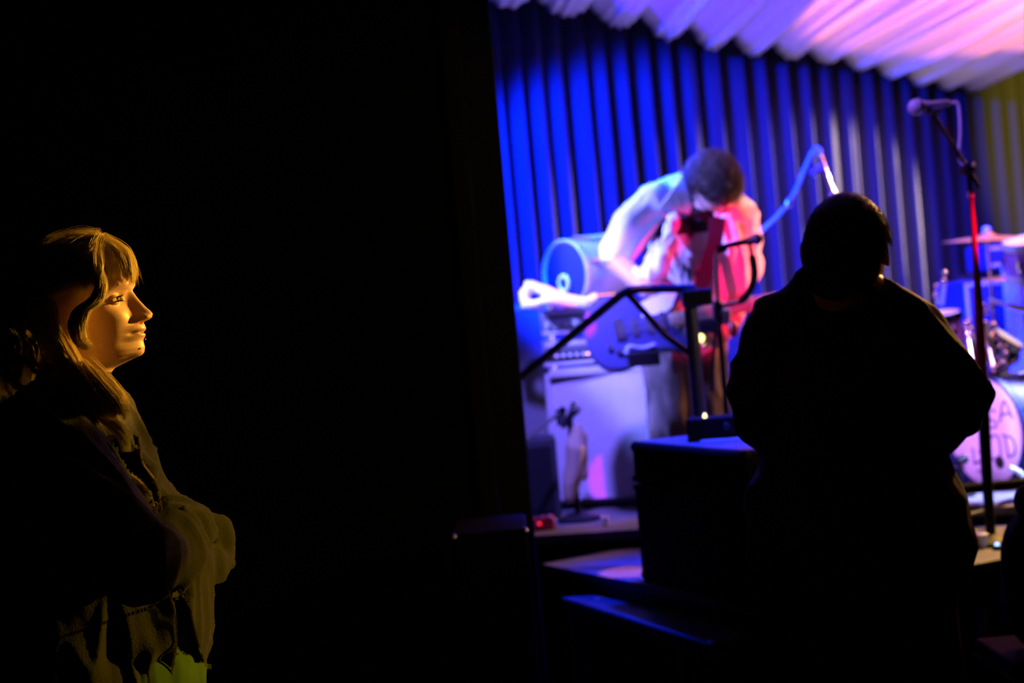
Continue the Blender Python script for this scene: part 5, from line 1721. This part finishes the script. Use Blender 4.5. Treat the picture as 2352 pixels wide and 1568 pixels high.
MB().tube([Vector(v) for v in spline([tuple(p) for p in tube_], 16)], 0.009, 10).build('tube', M['cable_blue'], pdl, True)
for px, py in ((1502, 762), (1510, 800)):
    MB().ball(P(px, py, GD - 0.27), 0.008, 10).build('knob', M['chrome'], pdl, True)

# hardware hanging at the guitarist's belt: chrome, and a glint painted as a glowing knob
ml_ = empty('percussion_rack', P(1640, 760, 4.85), 'stand-mounted blue bracket with fittings, one glowing as a painted glint, beside the guitarist', 'stand')
MB().box(P(1620, 742, 4.85), (0.075, 0.03, 0.036)).build('bracket', M['tolex'], ml_, False, 0.003)
MB().box(P(1662, 728, 4.86), (0.045, 0.04, 0.055)).build('bracket_pale', M['panel'], ml_, False, 0.006)
MB().ball(P(1606, 776, 4.83), 0.015, 12, (1.2, 0.8, 1)).build('yellow_knob', M['glow_yellow'], ml_, True)  # emission paints a yellow glint on a knob that is no lamp
MB().ball(P(1622, 794, 4.83), 0.011, 12, (1.3, 0.8, 0.8)).build('yellow_knob', M['brass'], ml_, True)
MB().ball(P(1684, 755, 4.84), 0.022, 14, (0.9, 0.8, 1.3)).build('red_knob', M['red_prop'], ml_, True)
lo = P(1655, 780, 4.88)
MB().tube([(lo.x, 4.88, ZS), (lo.x, 4.88, P(1655, 728, 4.88).z)], 0.010, 10).build('upright_tube', M['black_metal'], ml_, True)
MB().tube([P(1606, 742, 4.86), P(1665, 735, 4.88)], 0.008, 10).build('cross_tube', M['black_metal'], ml_, True)
round_base(ml_, lo.x, 4.88, ZS, 0.09)

# ------------------------------------------------------------------ black backpack on a trunk at the right edge
bk = P(2375, 1300, 3.45)
bp = empty('backpack', (bk.x, 3.45, 0.62), 'big rounded black backpack in the dark at the lower right edge', 'backpack')
mb = MB()
ell(mb, P(2385, 1290, 3.45), (0.088, 0.10, 0.13))
ell(mb, P(2378, 1380, 3.45), (0.075, 0.11, 0.12))
co, fc = remeshed(mb, 0.008, 4, wrinkle(0.005, 4, 16, 61.0))
link_mesh('body', co, fc, M['bag'], bp, True)
mb = MB()
ell(mb, P(2368, 1152, 3.45), (0.040, 0.05, 0.045))
co, fc = remeshed(mb, 0.006, 3)
link_mesh('rolled_top', co, fc, M['bag'], bp, True)
MB().tube([P(2310, 1240, 3.38), P(2305, 1300, 3.35), P(2318, 1380, 3.36)], 0.008, 8).build('strap', M['strap'], bp, True)
tz = P(2378, 1400, 3.45).z - 0.10
tk = empty('road_case', (bk.x, 3.5, 0), 'black case under the backpack in front of the stage deck', 'case')
MB().box((bk.x + 0.05, 3.50, tz / 2), (0.30, 0.28, tz)).build('body', M['case'], tk, False, 0.008)
MB().box((bk.x + 0.05, 3.355, tz - 0.12), (0.07, 0.010, 0.08)).build('latch', M['trim_black'], tk, False, 0.003)
MB().box((bk.x + 0.05, 3.50, tz - 0.05), (0.31, 0.29, 0.014)).build('edge_strip', M['trim_black'], tk, False, 0.002)
